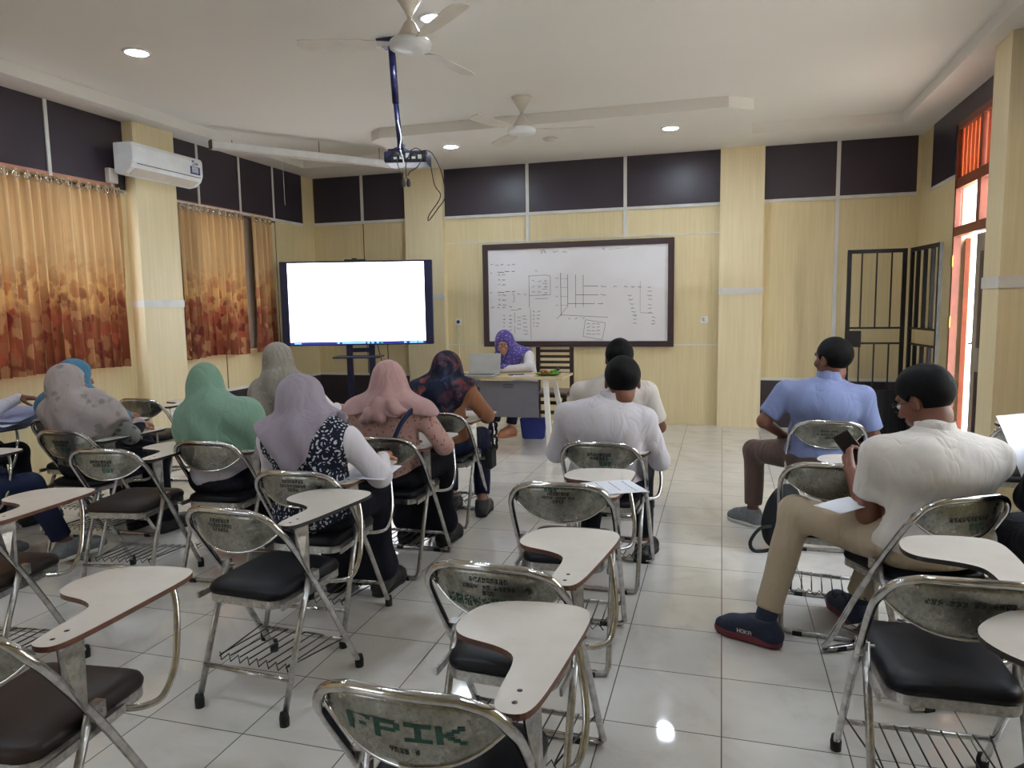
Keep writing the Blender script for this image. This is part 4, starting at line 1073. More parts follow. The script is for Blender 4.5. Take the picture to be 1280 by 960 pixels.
        me.polygons.add(len(F)); me.polygons.foreach_set('loop_start', np.arange(0, F.size, 4, dtype=np.int32))
        me.update(calc_edges=True); me.validate(); me.polygons.foreach_set('use_smooth', [True]*len(me.polygons))
        me.materials.append(MATS[mat])
        o = bpy.data.objects.new(name, me); COL.objects.link(o)
        if parent: o.parent = parent
        return o

def rotz(a): c, s_ = math.cos(a), math.sin(a); return np.array([[c, -s_, 0], [s_, c, 0], [0, 0, 1.]])
def rotx(a): c, s_ = math.cos(a), math.sin(a); return np.array([[1, 0, 0], [0, c, -s_], [0, s_, c.real if False else c]])
def roty(a): c, s_ = math.cos(a), math.sin(a); return np.array([[c, 0, s_], [0, 1, 0], [-s_, 0, c]])
def fold(X, Y, Z, seed, f=1.0):
    r3 = random.Random(seed); o = 0
    for i in range(4):
        a = [r3.uniform(-1, 1) for _ in range(3)]; l = math.sqrt(sum(q*q for q in a)); fr = f*r3.uniform(22, 48)
        a = [q/l*fr for q in a]; b = [r3.uniform(-9, 9) for _ in range(3)]
        o = o + np.sin(X*a[0]+Y*a[1]+Z*a[2]*.6+1.6*np.sin(X*b[0]+Y*b[1]+Z*b[2]+i))
    a = [r3.uniform(-1, 1) for _ in range(3)]; b = [r3.uniform(-7, 7) for _ in range(3)]; q = f*26
    w = X*a[0]*q+Y*a[1]*q+Z*a[2]*q*.7+2.2*np.sin(X*b[0]+Y*b[1]+Z*b[2])
    return o/4.4+.45*(.6-np.abs(np.sin(w)))

def V3(*a): return np.array(a, float)
def hand(F, W, D, Nn, side, curl=.5, k=.004, spread=1, sc=1.0, curls=None):
    """palm + five fingers; W wrist, D pointing along the palm, Nn palm-facing normal, side=+1 thumb towards D x Nn"""
    D = D/np.linalg.norm(D); Nn = Nn-D*(Nn@D); Nn = Nn/np.linalg.norm(Nn); T = np.cross(D, Nn)*side
    offs = [.030, .010, -.010, -.028]; L = [.068, .076, .070, .056]
    for i, o in enumerate(offs):
        kn = W+D*(.088-.006*abs(i-1)*1.2)*sc+T*o*sc
        F.cap(W+T*o*.55*sc+D*.012, kn, .016*sc, .0125*sc, .012)
        c = (curls[i] if curls else curl*(1+.12*i)); p = kn; ang = c*.55; l = L[i]*sc
        for j, (fr, rad) in enumerate(((.46, .0092), (.30, .0082), (.24, .0072))):
            dv = D*math.cos(ang)+Nn*math.sin(ang)+T*(.10*spread*(1.2-i*.75))*(1 if j == 0 else .3); dv /= np.linalg.norm(dv)
            q = p+dv*l*fr; F.cap(p, q, rad*sc*1.04, rad*sc*.95, k); p = q; ang += c
    p = W+T*.022*sc+D*.02*sc+Nn*.006
    for j, (l, rad) in enumerate(((.036, .0125), (.032, .0108), (.024, .0092))):
        dv = T*(.75-.35*j)+D*(.55+.2*j)+Nn*(.25+.25*curl); dv /= np.linalg.norm(dv)
        q = p+dv*l*sc; F.cap(p, q, rad*sc, rad*sc*.92, .006 if j else .012); p = q

HAIR_Y = [-.12, -.07, -.03, .005, .03, .055, .09, .13]; HAIR_Z = [-.088, -.078, -.035, -.012, .02, .055, .068, .06]
def person(key, label, mats, pos, rot, J=None, fat=1.0, head=(0, .19, 1.10), hyaw=0, hpitch=0, hroll=0, hscale=1.0, hair=None, hijab=None, hijab_fn=None,
           shirt=None, sleeve='long', sleeve_mat=None, hem=.50, trousers='trousers_black', skin='skin', shoes='shoe_black', sole='rubber', vest=None, fold_amp=.004,
           hands=True, glasses=False, res=.0065, skirt=None, fem=False, nolegs=False, curl=(.5, .5), neckline=0, hang=None, shw=None, wid=1.0, hairstyle='short', collar=True, slv=.80, sole_t=.02, sock=None, drape=True):
    ps = empty('person', (pos[0], pos[1], 0), math.radians(rot))
    sw = shw or (.165 if fem else .195)
    d = dict(pel=(0, .17, .56), bel=(0, .165, .70), che=(0, .15, .87), nec=(0, .155, 1.0),
        shL=(-sw, .15, .945), shR=(sw, .15, .945), elL=(-sw-.06, .22, .72), elR=(sw+.06, .22, .72), wrL=(-.13, .42, .745), wrR=(.15, .42, .745),
        hdL=(.35, 1, 0), hdR=(-.35, 1, 0), hnL=(0, 0, -1), hnR=(0, 0, -1),
        hipL=(-.085, .17, .545), hipR=(.085, .17, .545), knL=(-.13, .56, .52), knR=(.13, .56, .52), anL=(-.13, .60, .10), anR=(.13, .60, .10), toL=(-.14, .75, .035), toR=(.14, .75, .035))
    if J: d.update(J)
    P = {k_: np.array(v, float) for k_, v in d.items()}
    H = np.array(head, float); RH = rotz(math.radians(hyaw)) @ rotx(math.radians(hpitch)) @ roty(math.radians(hroll))
    hs = hscale
    def h_(x, y, z): return H+RH @ (V3(x, y, z)*hs)
    allp = np.array(list(v for k_, v in P.items() if k_[:2] not in ('hd', 'hn'))+[H, H+[0, 0, .14]])
    lo = allp.min(0)-.27; hi = allp.max(0)+.27; lo[2] = max(lo[2], -.01)
    # ---- body
    B = Field(lo, hi, res)
    g = .88
    B.ell(P['pel'], (.15*fat*g, .115*fat*g, .11), .03).ell(P['bel'], (.135*fat*g, .105*fat*g, .14), .05).ell(P['che'], (.15*fat*g, .10*fat*g, .14), .05)
    B.cap(P['shL'], P['shR'], .045, .045, .05)
    nb = P['nec']; B.cap(nb-[0, 0, .06], h_(0, -.02, -.06), .062 if not fem else .054, .054 if not fem else .046, .03)
    af = .9+.1*fat
    for s_ in 'LR':
        B.chain([P['sh'+s_], P['el'+s_], P['wr'+s_]], [.046*af, .038*af, .025], .02)
        if hands: hand(B, P['wr'+s_], P['hd'+s_], P['hn'+s_], (1 if s_ == 'L' else -1), curl[0 if s_ == 'L' else 1], sc=.93 if fem else 1.0)
        if not nolegs:
            B.chain([P['hip'+s_], P['kn'+s_], P['an'+s_]], [.07, .052, .034], .03)
            B.cap(P['an'+s_], P['to'+s_], .032, .024, .02)
    # head
    B.ell(h_(0, -.012, .03), V3(.073, .090, .083)*hs, .02, RH).ell(h_(0, .022, -.04), V3(.055, .062, .060)*hs, .035, RH)
    B.ell(h_(0, .066, -.080), V3(.022, .018, .018)*hs, .02, RH)
    B.ell(h_(0, .070, .040), V3(.050, .016, .012)*hs, .02, RH)
    B.cap(h_(0, .084, .018), h_(0, .104, -.016), .008*hs, .0125*hs, .012); B.ell(h_(-.012, .092, -.019), V3(.008, .010, .008)*hs, .008, RH).ell(h_(.012, .092, -.019), V3(.008, .010, .008)*hs, .008, RH)
    for s_ in (-1, 1):
        B.ell(h_(s_*.040, .062, -.012), V3(.020, .018, .018)*hs, .02, RH)
        B.ell(h_(s_*.031, .090, .014), V3(.015, .012, .010)*hs, .008, RH, neg=True)
        if not hijab:
            B.ell(h_(s_*.075, -.004, -.004), V3(.010, .017, .028)*hs, .008, RH); B.ell(h_(s_*.084, .002, -.002), V3(.006, .010, .018)*hs, .004, RH, neg=True)
    B.ell(h_(0, .087, -.043), V3(.021, .010, .0055)*hs, .004, RH); B.ell(h_(0, .085, -.055), V3(.018, .010, .006)*hs, .004, RH)
    body = B.mesh('body', skin, ps, 1)
    for s_ in (-1, 1):
        e = MB(); c = h_(s_*.031, .078, .013); Rm = Matrix([list(r)+[0] for r in RH]+[[0, 0, 0, 1]])
        e.lathe([(0, -.011*hs), (.008*hs, -.008*hs), (.011*hs, 0), (.008*hs, .008*hs), (0, .011*hs)], 12, 0, Matrix.Translation(c) @ Rm)
        e.lathe([(0, .0118*hs), (.0048*hs, .0105*hs)], 10, 1, Matrix.Translation(c) @ Rm @ Matrix.Rotation(-PI/2, 4, 'X')); e.build('eye', ['eye_white', 'iris_dark'], ps)
    # ---- shirt
    def torso(extra=0.0, arms=True, h=.009):
        T = Field(lo, hi, h)
        T.ell(P['pel'], (.165*fat+extra, .13*fat+extra, .12+extra), .03).ell(P['bel'], (.15*fat*wid+extra, .122*fat+extra, .15+extra), .06).ell(P['che'], (.165*fat*wid+extra, .115*fat+extra, .15+extra), .06)
        T.cap(P['shL'], P['shR'], .060*af+extra, .060*af+extra, .07)
        T.cap((P['shL']+P['shR'])/2+[0, 0, .01], nb+[0, 0, .0], .075*af+extra, .062+extra, .05)
        if arms:
            for s_ in 'LR':
                a, b, c = P['sh'+s_], P['el'+s_], P['wr'+s_]
                if sleeve == 'long': T.chain([a, b, b+(c-b)*.93], [.060*af+extra, .050*af+extra, .036+extra], .03)
                else:
                    e_ = a+(b-a)*.86; T.chain([a, e_], [.066*af+extra, .064*af+extra], .03)
        return T
    G = torso()
    X, Y, Z = G.grid()
    G.d += fold_amp*fold(X, Y, Z, key)
    if not hijab or neckline: # neck opening
        G.cap(nb+[0, .01, .03], h_(0, -.02, -.06), .066 if not fem else .056, .060, .006) if False else None
    G.d = np.maximum(G.d, -(Z-hem) if skirt is None else -(Z-(skirt)))
    # cut sleeves flat for short sleeves
    if sleeve == 'short':
        for s_ in 'LR':
            a, b = P['sh'+s_], P['el'+s_]; u = (b-a)/np.linalg.norm(b-a); e_ = a+(b-a)*slv
            Bk = G.block(np.minimum(a, b)-.10, np.maximum(a, b)+.12)
            if Bk:
                sl, x_, y_, z_ = Bk; pl = (x_-e_[0])*u[0]+(y_-e_[1])*u[1]+(z_-e_[2])*u[2]
                rad = np.sqrt(np.maximum((x_-e_[0])**2+(y_-e_[1])**2+(z_-e_[2])**2-pl**2, 0))
                G.d[sl] = np.where(rad < .10, np.maximum(G.d[sl], pl), G.d[sl])
    if skirt is not None:   # long tunic or skirt falling over the seat
        pass
    mat0 = shirt
    so = G.mesh('shirt' if not fem else 'blouse', mat0, ps, 2)
    if collar and not hijab:
        C = Field(nb-.13, nb+.13, .0045); C.cap(nb+[0, -.004, .0], nb+[0, .004, .042], .074, .068, 0)
        x_, y_, z_ = C.grid(); 
        ax_ = (h_(0, -.02, -.06)-nb); 
        q = np.sqrt((x_-nb[0])**2+(y_-nb[1]-.002)**2)-.0625; C.d = np.maximum(C.d, -q); C.d = np.maximum(C.d, (z_-nb[2]-.052+.25*np.maximum(y_-nb[1], 0)))
        C.d = np.maximum(C.d, -(z_-nb[2]+.03)); C.mesh('collar', mat0, ps, 1)
    if vest:
        W_ = torso(.008, arms=False); x_, y_, z_ = W_.grid(); 
        W_.d = np.maximum(W_.d+fold_amp*.7*fold(x_, y_, z_, key), -(z_-.47)); W_.d = np.maximum(W_.d, np.abs(x_)-sw*1.22+.0*z_)
        W_.mesh('vest', vest, ps, 2)
    if sleeve_mat:
        for s_ in 'LR':
            b, c = P['el'+s_], P['wr'+s_]; q = Field(np.minimum(b, c)-.09, np.maximum(b, c)+.09, .007); q.chain([b+(c-b)*.45, c], [.047*af, .043], .02)
            x_, y_, z_ = q.grid(); q.d += .003*fold(x_, y_, z_, key+3); q.mesh('cuff', sleeve_mat, ps, 1)
    # ---- trousers / skirt
    if not nolegs:
        L = Field(lo, hi, .010)
        L.ell(P['pel']-[0, 0, .02], (.165*fat, .13*fat, .10), .03)
        for s_ in 'LR':
            cuff = P['kn'+s_]+(P['an'+s_]-P['kn'+s_])*.88
            L.chain([P['hip'+s_]+[0, 0, -.005], P['kn'+s_], cuff], [.088*min(fat, 1.25), .066*(.9+.1*fat), .056], .035)
        if skirt is not None or fem == 'skirt':
            km = (P['knL']+P['knR'])/2; am = (P['anL']+P['anR'])/2
            L.cap(P['knL'], P['knR'], .062, .062, .06); L.cap(P['anL']+[0, 0, .04], P['anR']+[0, 0, .04], .065, .065, .09); L.cap(km, am+[0, 0, .05], .09, .10, .1)
            L.cap(P['hipL'], P['knR'], .07, .06, .05); L.cap(P['hipR'], P['knL'], .07, .06, .05)
        x_, y_, z_ = L.grid(); L.d += .004*fold(x_, y_, z_, key+7, .8)
        if fem != 'skirt' and skirt is None:
            for s_ in 'LR':
                a, b = P['kn'+s_], P['an'+s_]; u = (b-a)/np.linalg.norm(b-a); e_ = a+(b-a)*.90
                Bk = L.block(b-.13, b+.13)
                sl, x_, y_, z_ = Bk; pl = (x_-e_[0])*u[0]+(y_-e_[1])*u[1]+(z_-e_[2])*u[2]; L.d[sl] = np.maximum(L.d[sl], pl)
        L.mesh('trousers' if not (skirt is not None or fem == 'skirt') else 'skirt', trousers, ps, 2)
        for s_ in 'LR':
            a, t_ = P['an'+s_], P['to'+s_]; u = t_-a; u[2] = 0; u = u/np.linalg.norm(u); zb = min(a[2]-.085, t_[2]-.03)
            sl_ = (t_[2]-.035-(a[2]-.10))
            K = Field(np.minimum(a, t_)-.14, np.maximum(a, t_)+.14, .006)
            heel = a-u*.035+[0, 0, -.055]; ball = t_+[0, 0, .008]; toe = t_+u*.045
            K.cap(a-[0, 0, .02], heel, .046, .042, .02).cap(heel, ball, .040, .042, .03).cap(ball, toe, .042, .034, .02).cap(a-[0, 0, .0], ball, .044, .038, .03)
            x_, y_, z_ = K.grid()
            fl = V3(*heel)-[0, 0, .040]; ft = V3(*toe)-[0, 0, .032]; v = ft-fl; lv = np.linalg.norm(v[:2])
            tt = ((x_-fl[0])*u[0]+(y_-fl[1])*u[1])/lv; zf = fl[2]+tt*v[2]
            if sock: Sk = Field(a-.12, a+.14, .006); Sk.cap(a+[0, 0, -.01], a+(P['kn'+s_]-a)*.22, .044, .046, 0); Sk.mesh('sock', sock, ps, 1)
            K.d = np.maximum(K.d, zf+.012-z_); K.d = np.maximum(K.d, z_-(a[2]+.015))
            sh = K.mesh('shoe', shoes, ps, 1)
            fl0 = fl[2]
            Q = Field(np.minimum(a, t_)-.14, np.maximum(a, t_)+.14, .006)
            hb = V3(heel[0], heel[1], fl0+.012); bb = V3(ball[0], ball[1], t_[2]-.012); tb_ = V3(toe[0], toe[1], t_[2]-.012); Q.cap(hb, bb, .043, .047, .02).cap(bb, tb_, .047, .037, .02); x_, y_, z_ = Q.grid()
            Q.d = np.maximum(Q.d, z_-(zf+sole_t)); Q.d = np.maximum(Q.d, zf-.006-z_)
            Q.mesh('sole', sole, sh, 1)
    # ---- hair or headscarf
    if hair:
        K = Field(H-.17, H+.17, .0055)
        K.ell(h_(0, -.016, .032), V3(.083, .101, .093)*hs, .01, RH)
        if hairstyle == 'full': K.ell(h_(0, -.01, .06), V3(.084, .098, .078)*hs, .02, RH)
        x_, y_, z_ = K.grid(); q = [x_-H[0], y_-H[1], z_-H[2]]; R_ = RH
        lx = (R_[0, 0]*q[0]+R_[1, 0]*q[1]+R_[2, 0]*q[2])/hs; ly = (R_[0, 1]*q[0]+R_[1, 1]*q[1]+R_[2, 1]*q[2])/hs; lz = (R_[0, 2]*q[0]+R_[1, 2]*q[1]+R_[2, 2]*q[2])/hs
        K.d += .0018*fold(x_, y_, z_, key, 3.2)+np.clip(.01-lz, 0, .08)*.09+np.clip(ly-.02, 0, .1)*.12
        K.d = np.maximum(K.d, (np.interp(ly, HAIR_Y, HAIR_Z)-lz)*.8)
        ear = np.sqrt(((np.abs(lx)-.075)/.02)**2+((ly+.002)/.024)**2+((lz+.006)/.036)**2)-1; K.d = np.maximum(K.d, -ear*.02)
        K.mesh('hair', hair, ps, 1)
    if hijab:
        K = torso(.030 if vest else .015, arms=True, h=.0085); x_, y_, z_ = K.grid()
        ext = hijab_fn or (lambda x, y, z: .86+.0*x)
        lim = ext(x_, y_, z_)      # cloth hangs down to this height
        if drape:
            for s_ in 'LR': K.chain([nb+[0, -.01, -.05], P['sh'+s_]+[0, 0, -.03], P['sh'+s_]*.45+P['el'+s_]*.55], [.095, .07, .074], .08)
        K.cap(h_(0, -.01, -.03), nb+[0, 0, -.02], .088*hs, .105, .05)
        if hang:
            for q in hang: K.chain([np.array(w[:3]) for w in q], [w[3] for w in q], .05)
        K.d = np.maximum(K.d, (lim-z_)*.8)
        K.ell(h_(0, -.014, .028), V3(.090, .108, .100)*hs, .045, RH).ell(h_(0, .0, -.04), V3(.082, .092, .085)*hs, .05, RH)
        # opening for the face
        ang = np.arctan2(x_-H[0], y_-H[1])
        K.d += .0065*np.sin(8*ang+3*np.sin(z_*11)+key)*np.clip((1.12-z_)*6, .15, 1) + fold_amp*.7*fold(x_, y_, z_, key+1, .8)
        K.ell(h_(0, .108, -.008), V3(.058, .066, .080)*hs, .012, RH, neg=True)
        K.mesh('headscarf', hijab, ps, 2)
    if glasses:
        e = MB()
        for s_ in (-1, 1):
            ring = [Vector(h_(s_*.033+.024*math.cos(a_*PI/8), .098-.01*abs(math.cos(a_*PI/8)), .012+.017*math.sin(a_*PI/8))) for a_ in range(16)]
            e.tube(ring, .0017, 5, closed=True); e.tube([Vector(h_(s_*.057, .092, .016)), Vector(h_(s_*.076, .04, .014)), Vector(h_(s_*.079, -.005, .008))], .0017, 5)
        e.tube([Vector(h_(-.009, .100, .014)), Vector(h_(.009, .100, .014))], .0017, 5); e.build('glasses', 'black_plastic', ps)
    body['label'] = 'bare face, neck, arms and hands'
    del body['label']
    tag(ps, label, 'person'); ps['parts'] = 0; del ps['parts']
    return ps, P, h_
def loc(cx, cy, rot, w):  # world point -> local coordinates of a person at (cx, cy, rot)
    a = math.radians(rot); dx, dy = w[0]-cx, w[1]-cy
    return (dx*math.cos(a)+dy*math.sin(a), -dx*math.sin(a)+dy*math.cos(a), w[2])
PPL = {}
# nearer man in white before the whiteboard
PPL['m12'] = person(12, 'person in white shirt seen from behind, nearer of two before the whiteboard', None, (-.58, 3.56), -2, fat=1.28, head=(.085, .17, 1.06), hyaw=10, hpitch=-12, hscale=1.12,
    J=dict(bel=(0,.17,.70), che=(0,.13,.84), nec=(.035,.15,.965), shL=(-.205,.15,.885), shR=(.20,.15,.875), elL=(-.29,.24,.66), elR=(.265,.26,.64), wrL=(-.15,.45,.73), wrR=(.14,.44,.73), anL=(-.16,.45,.09), anR=(.15,.52,.09), toL=(-.18,.60,.035), toR=(.17,.67,.035)),
    hair='hair_black', shirt='shirt_white', sleeve='long', trousers='trousers_black', skin='skin_dark', hem=.50, fold_amp=.005)
PPL['m13'] = person(13, 'person in white shirt whose head rises behind the nearer man in white', None, (-.66, 4.40), -2, fat=1.25, head=(.035, .16, 1.115), hyaw=14, hpitch=-8, hscale=1.08,
    J=dict(nec=(.01,.15,1.0), shL=(-.215,.15,.90), shR=(.21,.15,.91), elL=(-.28,.24,.68), elR=(.28,.24,.68)), hair='hair_black', shirt='shirt_cream', sleeve='short', trousers='trousers_black', skin='skin_dark', res=.008)
# man in the blue shirt
PPL['m17'] = person(17, 'person in light blue short-sleeved shirt, hand on thigh, looking to the left', None, (.60, 4.45), 2, fat=1.32, head=(.04, .18, 1.11), hyaw=42, hpitch=-6, hscale=1.12,
    J=dict(che=(0,.14,.85), nec=(.02,.15,1.0), shL=(-.21,.17,.92), shR=(.20,.13,.90), elL=(-.34,.16,.74), elR=(.27,.14,.66), wrL=(-.215,.30,.635), wrR=(.13,.38,.60), hdL=(.6,.7,-.25), hdR=(-.3,1,-.3),
        knL=(-.365,.47,.495), knR=(.12,.56,.50), anL=(-.37,.44,.10), anR=(.12,.55,.10), toL=(-.46,.52,.035), toR=(.10,.70,.035), bel=(0,.18,.68)),
    hair='hair_black', shirt='shirt_blue', sleeve='short', trousers='trousers_brown', skin='skin_dark', shoes='shoe_grey', sole='white_sole', fold_amp=.006)
# man with the phone
PPL['m19'] = person(19, 'person in white short-sleeved shirt and khaki trousers, wearing glasses, holding a phone', None, (.84, 2.84), 24, fat=1.42, slv=.66, head=(.01, .24, 1.075), hyaw=24, hpitch=-26,
    J=dict(pel=(0,.17,.57), bel=(0,.19,.69), che=(0,.15,.84), nec=(0,.17,.965), shL=(-.20,.20,.885), shR=(.21,.13,.865), elL=(-.19,.27,.635), elR=(.25,.30,.66), wrL=(-.14,.475,.77), wrR=(-.03,.44,.72),
        hdL=(.25,.6,.55), hnL=(.9,-.2,-.1), hdR=(-.8,.6,.2), hnR=(0,-.3,1), knL=(-.30,.60,.555), knR=(.10,.56,.50), anL=(-.465,.54,.105), anR=(0,.60,.12), toL=(-.56,.645,.04), toR=(.015,.765,.06)),
    hair='hair_black', hairstyle='full', shirt='shirt_cream', sleeve='short', trousers='trousers_khaki', skin='skin_dark', shoes='shoe_navy', sole='maroon_sole', glasses=True, sole_t=.034, sock='shoe_navy', curl=(.75, .5), hscale=1.05, fold_amp=.006)
# women
PPL['w7'] = person(7, 'person in a green headscarf and pale tunic, head bowed, by the window curtain', None, (-2.66, 3.17), 2, fem=True, fat=1.1, head=(-.13, .25, 1.045), hyaw=28, hpitch=-22,
    J=dict(nec=(-.06,.19,.95), shL=(-.19,.20,.87), shR=(.16,.17,.90), che=(-.02,.16,.82), elL=(-.27,.26,.70)), hijab='hijab_green', hijab_fn=lambda x, y, z: .665+.10*np.clip(x, 0, .3)+0*z, shirt='tunic_grey', trousers='trousers_black', skirt=.40, fold_amp=.004, shw=.17)
PPL['w8'] = person(8, 'person in a long taupe headscarf and white blouse in front of the big screen', None, (-2.76, 4.04), 4, fem=True, head=(-.08, .17, 1.12), hyaw=-6, hpitch=-6, hijab='hijab_taupe',
    hijab_fn=lambda x, y, z: .78+1.6*np.clip(x+.06, 0, .4)+0*z, J=dict(nec=(-.05,.15,1.0), shL=(-.19,.15,.92), shR=(.13,.16,.93), elR=(.24,.27,.76), wrR=(.20,.43,.775), hdR=(.4,1,0)), shirt='blouse_white', trousers='trousers_black', res=.0065, hang=[[(-.08,.08,1.0,.075),(-.14,.05,.86,.065),(-.17,.04,.76,.05)]])
PPL['w9'] = person(9, 'person in a lilac headscarf with navy and white batik vest over white sleeves', None, (-1.77, 2.66), 2, fem=True, fat=1.12, head=(-.03, .17, 1.05), hyaw=-42, hpitch=-8,
    J=dict(nec=(0,.16,.96), shL=(-.18,.15,.87), shR=(.18,.17,.88), elL=(-.24,.24,.70), elR=(.30,.24,.71), wrL=(-.02,.36,.87), wrR=(.20,.50,.74), hdL=(.4,.3,.8), hnL=(.6,0,-.3)),
    hijab='hijab_lilac', hijab_fn=lambda x, y, z: np.where(y < .19, .735+.95*np.abs(x+.02), .79)+1.7*np.clip(x-.05, 0, 1), shirt='shirt_white', vest='vest_batik', trousers='trousers_black', skirt=.44, fold_amp=.004)
PPL['w10'] = person(10, 'person in a dusty pink headscarf tied at the nape and patterned pink cape', None, (-1.76, 3.46), 0, fem=True, fat=1.08, head=(-.005, .17, 1.05), hyaw=4, hpitch=-10, hijab='hijab_pink',
    J=dict(shL=(-.18,.15,.88), shR=(.19,.15,.88), elL=(-.27,.24,.70), elR=(.29,.22,.70), nec=(0,.15,.95)), hijab_fn=lambda x, y, z: .885+0*x, shirt='cape_pink', sleeve_mat='undersleeve_white', trousers='trousers_black', skirt=.36)
PPL['w11'] = person(11, 'person in a dark flowered headscarf and brown blouse, hand raised to the face', None, (-1.80, 4.35), 0, fem=True, fat=1.05, head=(.03, .19, 1.045), hyaw=-20, hpitch=-6, hijab='hijab_dark_floral',
    J=dict(elR=(.27,.28,.72), wrR=(.15,.34,.88), hdR=(-.3,.2,.7), hnR=(-.6,-.3,0), shL=(-.17,.15,.89), shR=(.18,.15,.90), nec=(.015,.16,.95), anL=(-.05,.40,.10), anR=(.20,.35,.10), toL=(-.06,.52,.035), toR=(.19,.48,.035)),
    hijab_fn=lambda x, y, z: .76+1.5*np.clip(np.abs(x-.01)-.10, 0, 1)+0*z, shirt='blouse_brown', trousers='trousers_navy', shoes='shoe_black', sole='rubber')
PPL['w3'] = person(3, 'person in a grey flowered headscarf turned towards the screen at the left', None, (-3.74, 3.28), -6, fem=True, fat=1.08, head=(-.12, .17, 1.03), hyaw=-34, hpitch=-12, hijab='hijab_floral_grey', drape=False,
    J=dict(nec=(-.08,.16,.94), shL=(-.20,.10,.86), shR=(.13,.22,.86), che=(-.04,.16,.82), elR=(.20,.32,.70)), sleeve_mat='trousers_black', hijab_fn=lambda x, y, z: .70+.35*np.clip(-x-.05, 0, .3)+1.1*np.clip(x-.13, 0, 1)+1.6*np.clip(-x-.17, 0, 1)+0*z, shirt='tunic_floral', trousers='trousers_black', skirt=.40,
    hang=[[(.05,.22,.92,.08),(.16,.24,.80,.07),(.20,.22,.72,.05)]])
PPL['w2'] = person(2, 'person in a blue headscarf mostly hidden behind the grey flowered one', None, (-4.17, 3.62), -4, fem=True, head=(-.01, .20, 1.03), hyaw=-30, hpitch=-14, hijab='hijab_blue',
    J=dict(nec=(-.01,.17,.94), shL=(-.18,.15,.86), shR=(.15,.17,.86)), hijab_fn=lambda x, y, z: .64+0*x, shirt='shirt_white', trousers='trousers_black', skirt=.40, res=.008)
# teacher, facing the class
PPL['w1'] = person(1, 'person in a violet patterned headscarf and white blouse behind the laptop, wearing glasses', None, (-2.10, 7.98), 172, fem=True, fat=1.0, head=(.13, .42, 1.05), hyaw=14, hpitch=-24, hijab='hijab_teacher',
    J=dict(che=(.03,.22,.84), bel=(0,.19,.70), nec=(.09,.32,.96), shL=(-.09,.28,.90), shR=(.22,.30,.90), elL=(-.19,.48,.80), elR=(.30,.48,.79), wrL=(.06,.72,.79), wrR=(.22,.70,.79), hdL=(.5,.8,-.1), hdR=(.1,1,-.1),
        anL=(-.02,.62,.16), anR=(.13,.78,.09), toL=(.02,.72,.10), toR=(.15,.91,.035), knL=(-.06,.55,.5), knR=(.12,.58,.52)),
    hscale=1.14, hijab_fn=lambda x, y, z: .80+1.5*np.clip(np.abs(x-.09)-.085, 0, 1)+0*z, shirt='blouse_white', trousers='trousers_navy', skin='skin_light', glasses=True, shoes='sandal_tan', sole='sandal_tan')
# people at the photo's edges
PPL['p5'] = person(5, 'person in dark navy at the left edge, only hands and legs in view', None, (-3.97, 2.50), 0, fat=1.15, head=(-.05, .10, 1.10), hair='hair_black', shirt='trousers_navy', trousers='trousers_navy', skin='skin_dark', shoes='shoe_grey', sole='white_sole',
    J=dict(wrL=(-.08,.44,.76), wrR=(.02,.42,.77), knL=(-.04,.58,.52), knR=(.22,.58,.50), anR=(.28,.72,.12), toR=(.32,.88,.06), hdL=(.4,1,-.05), hdR=(-.1,1,-.05)), res=.0075)
PPL['p4'] = person(4, 'person in white at the far left edge, one hand reaching over loose papers', None, (-4.80, 3.18), -6, fat=1.0, head=(0, .10, 1.08), hair='hair_black', shirt='shirt_white', trousers='trousers_black', skin='skin_dark',
    J=dict(elR=(.16,.38,.82), wrR=(.20,.56,.90), hdR=(.75,.65,-.1), wrL=(-.1,.45,.75)), res=.0075)
PPL['p15'] = person(15, 'person in black at the right edge, only the side of the garment in view', None, (1.37, 2.72), 12, fat=1.1, fem='skirt', head=(.05, .20, 1.08), hijab='robe_black', hijab_fn=lambda x, y, z: .62+0*x, shirt='robe_black', trousers='robe_black', skirt=.30, res=.0085,
    J=dict(shL=(-.17,.15,.86), shR=(.18,.15,.86), nec=(0,.16,.95), wrL=(-.01,.53,.85), elL=(-.2,.32,.74), hdL=(.2,.7,.4)))

# belongings held, worn or set down
def in_person(key, lp):
    ps = PPL[key][0]; a = ps.rotation_euler.z; return Vector((ps.location.x+lp[0]*math.cos(a)-lp[1]*math.sin(a), ps.location.y+lp[0]*math.sin(a)+lp[1]*math.cos(a), lp[2]))
ps, P19, _ = PPL['m19']
w = in_person('m19', P19['wrL']+V3(.035, .05, .075))
t = empty('mobile_phone', w, math.radians(22), label='black phone in the hand of the man in khaki trousers', cat='phone')
o = part_boxes('phone_body', [((-.037, -.005, -.075), (.037, .005, .075))], 'black_plastic', t, .004); o.rotation_euler = (math.radians(-30), math.radians(-28), 0)
o2 = part_boxes('phone_screen', [((-.034, -.0056, -.07), (.034, -.005, .07))], 'iris_dark', o)
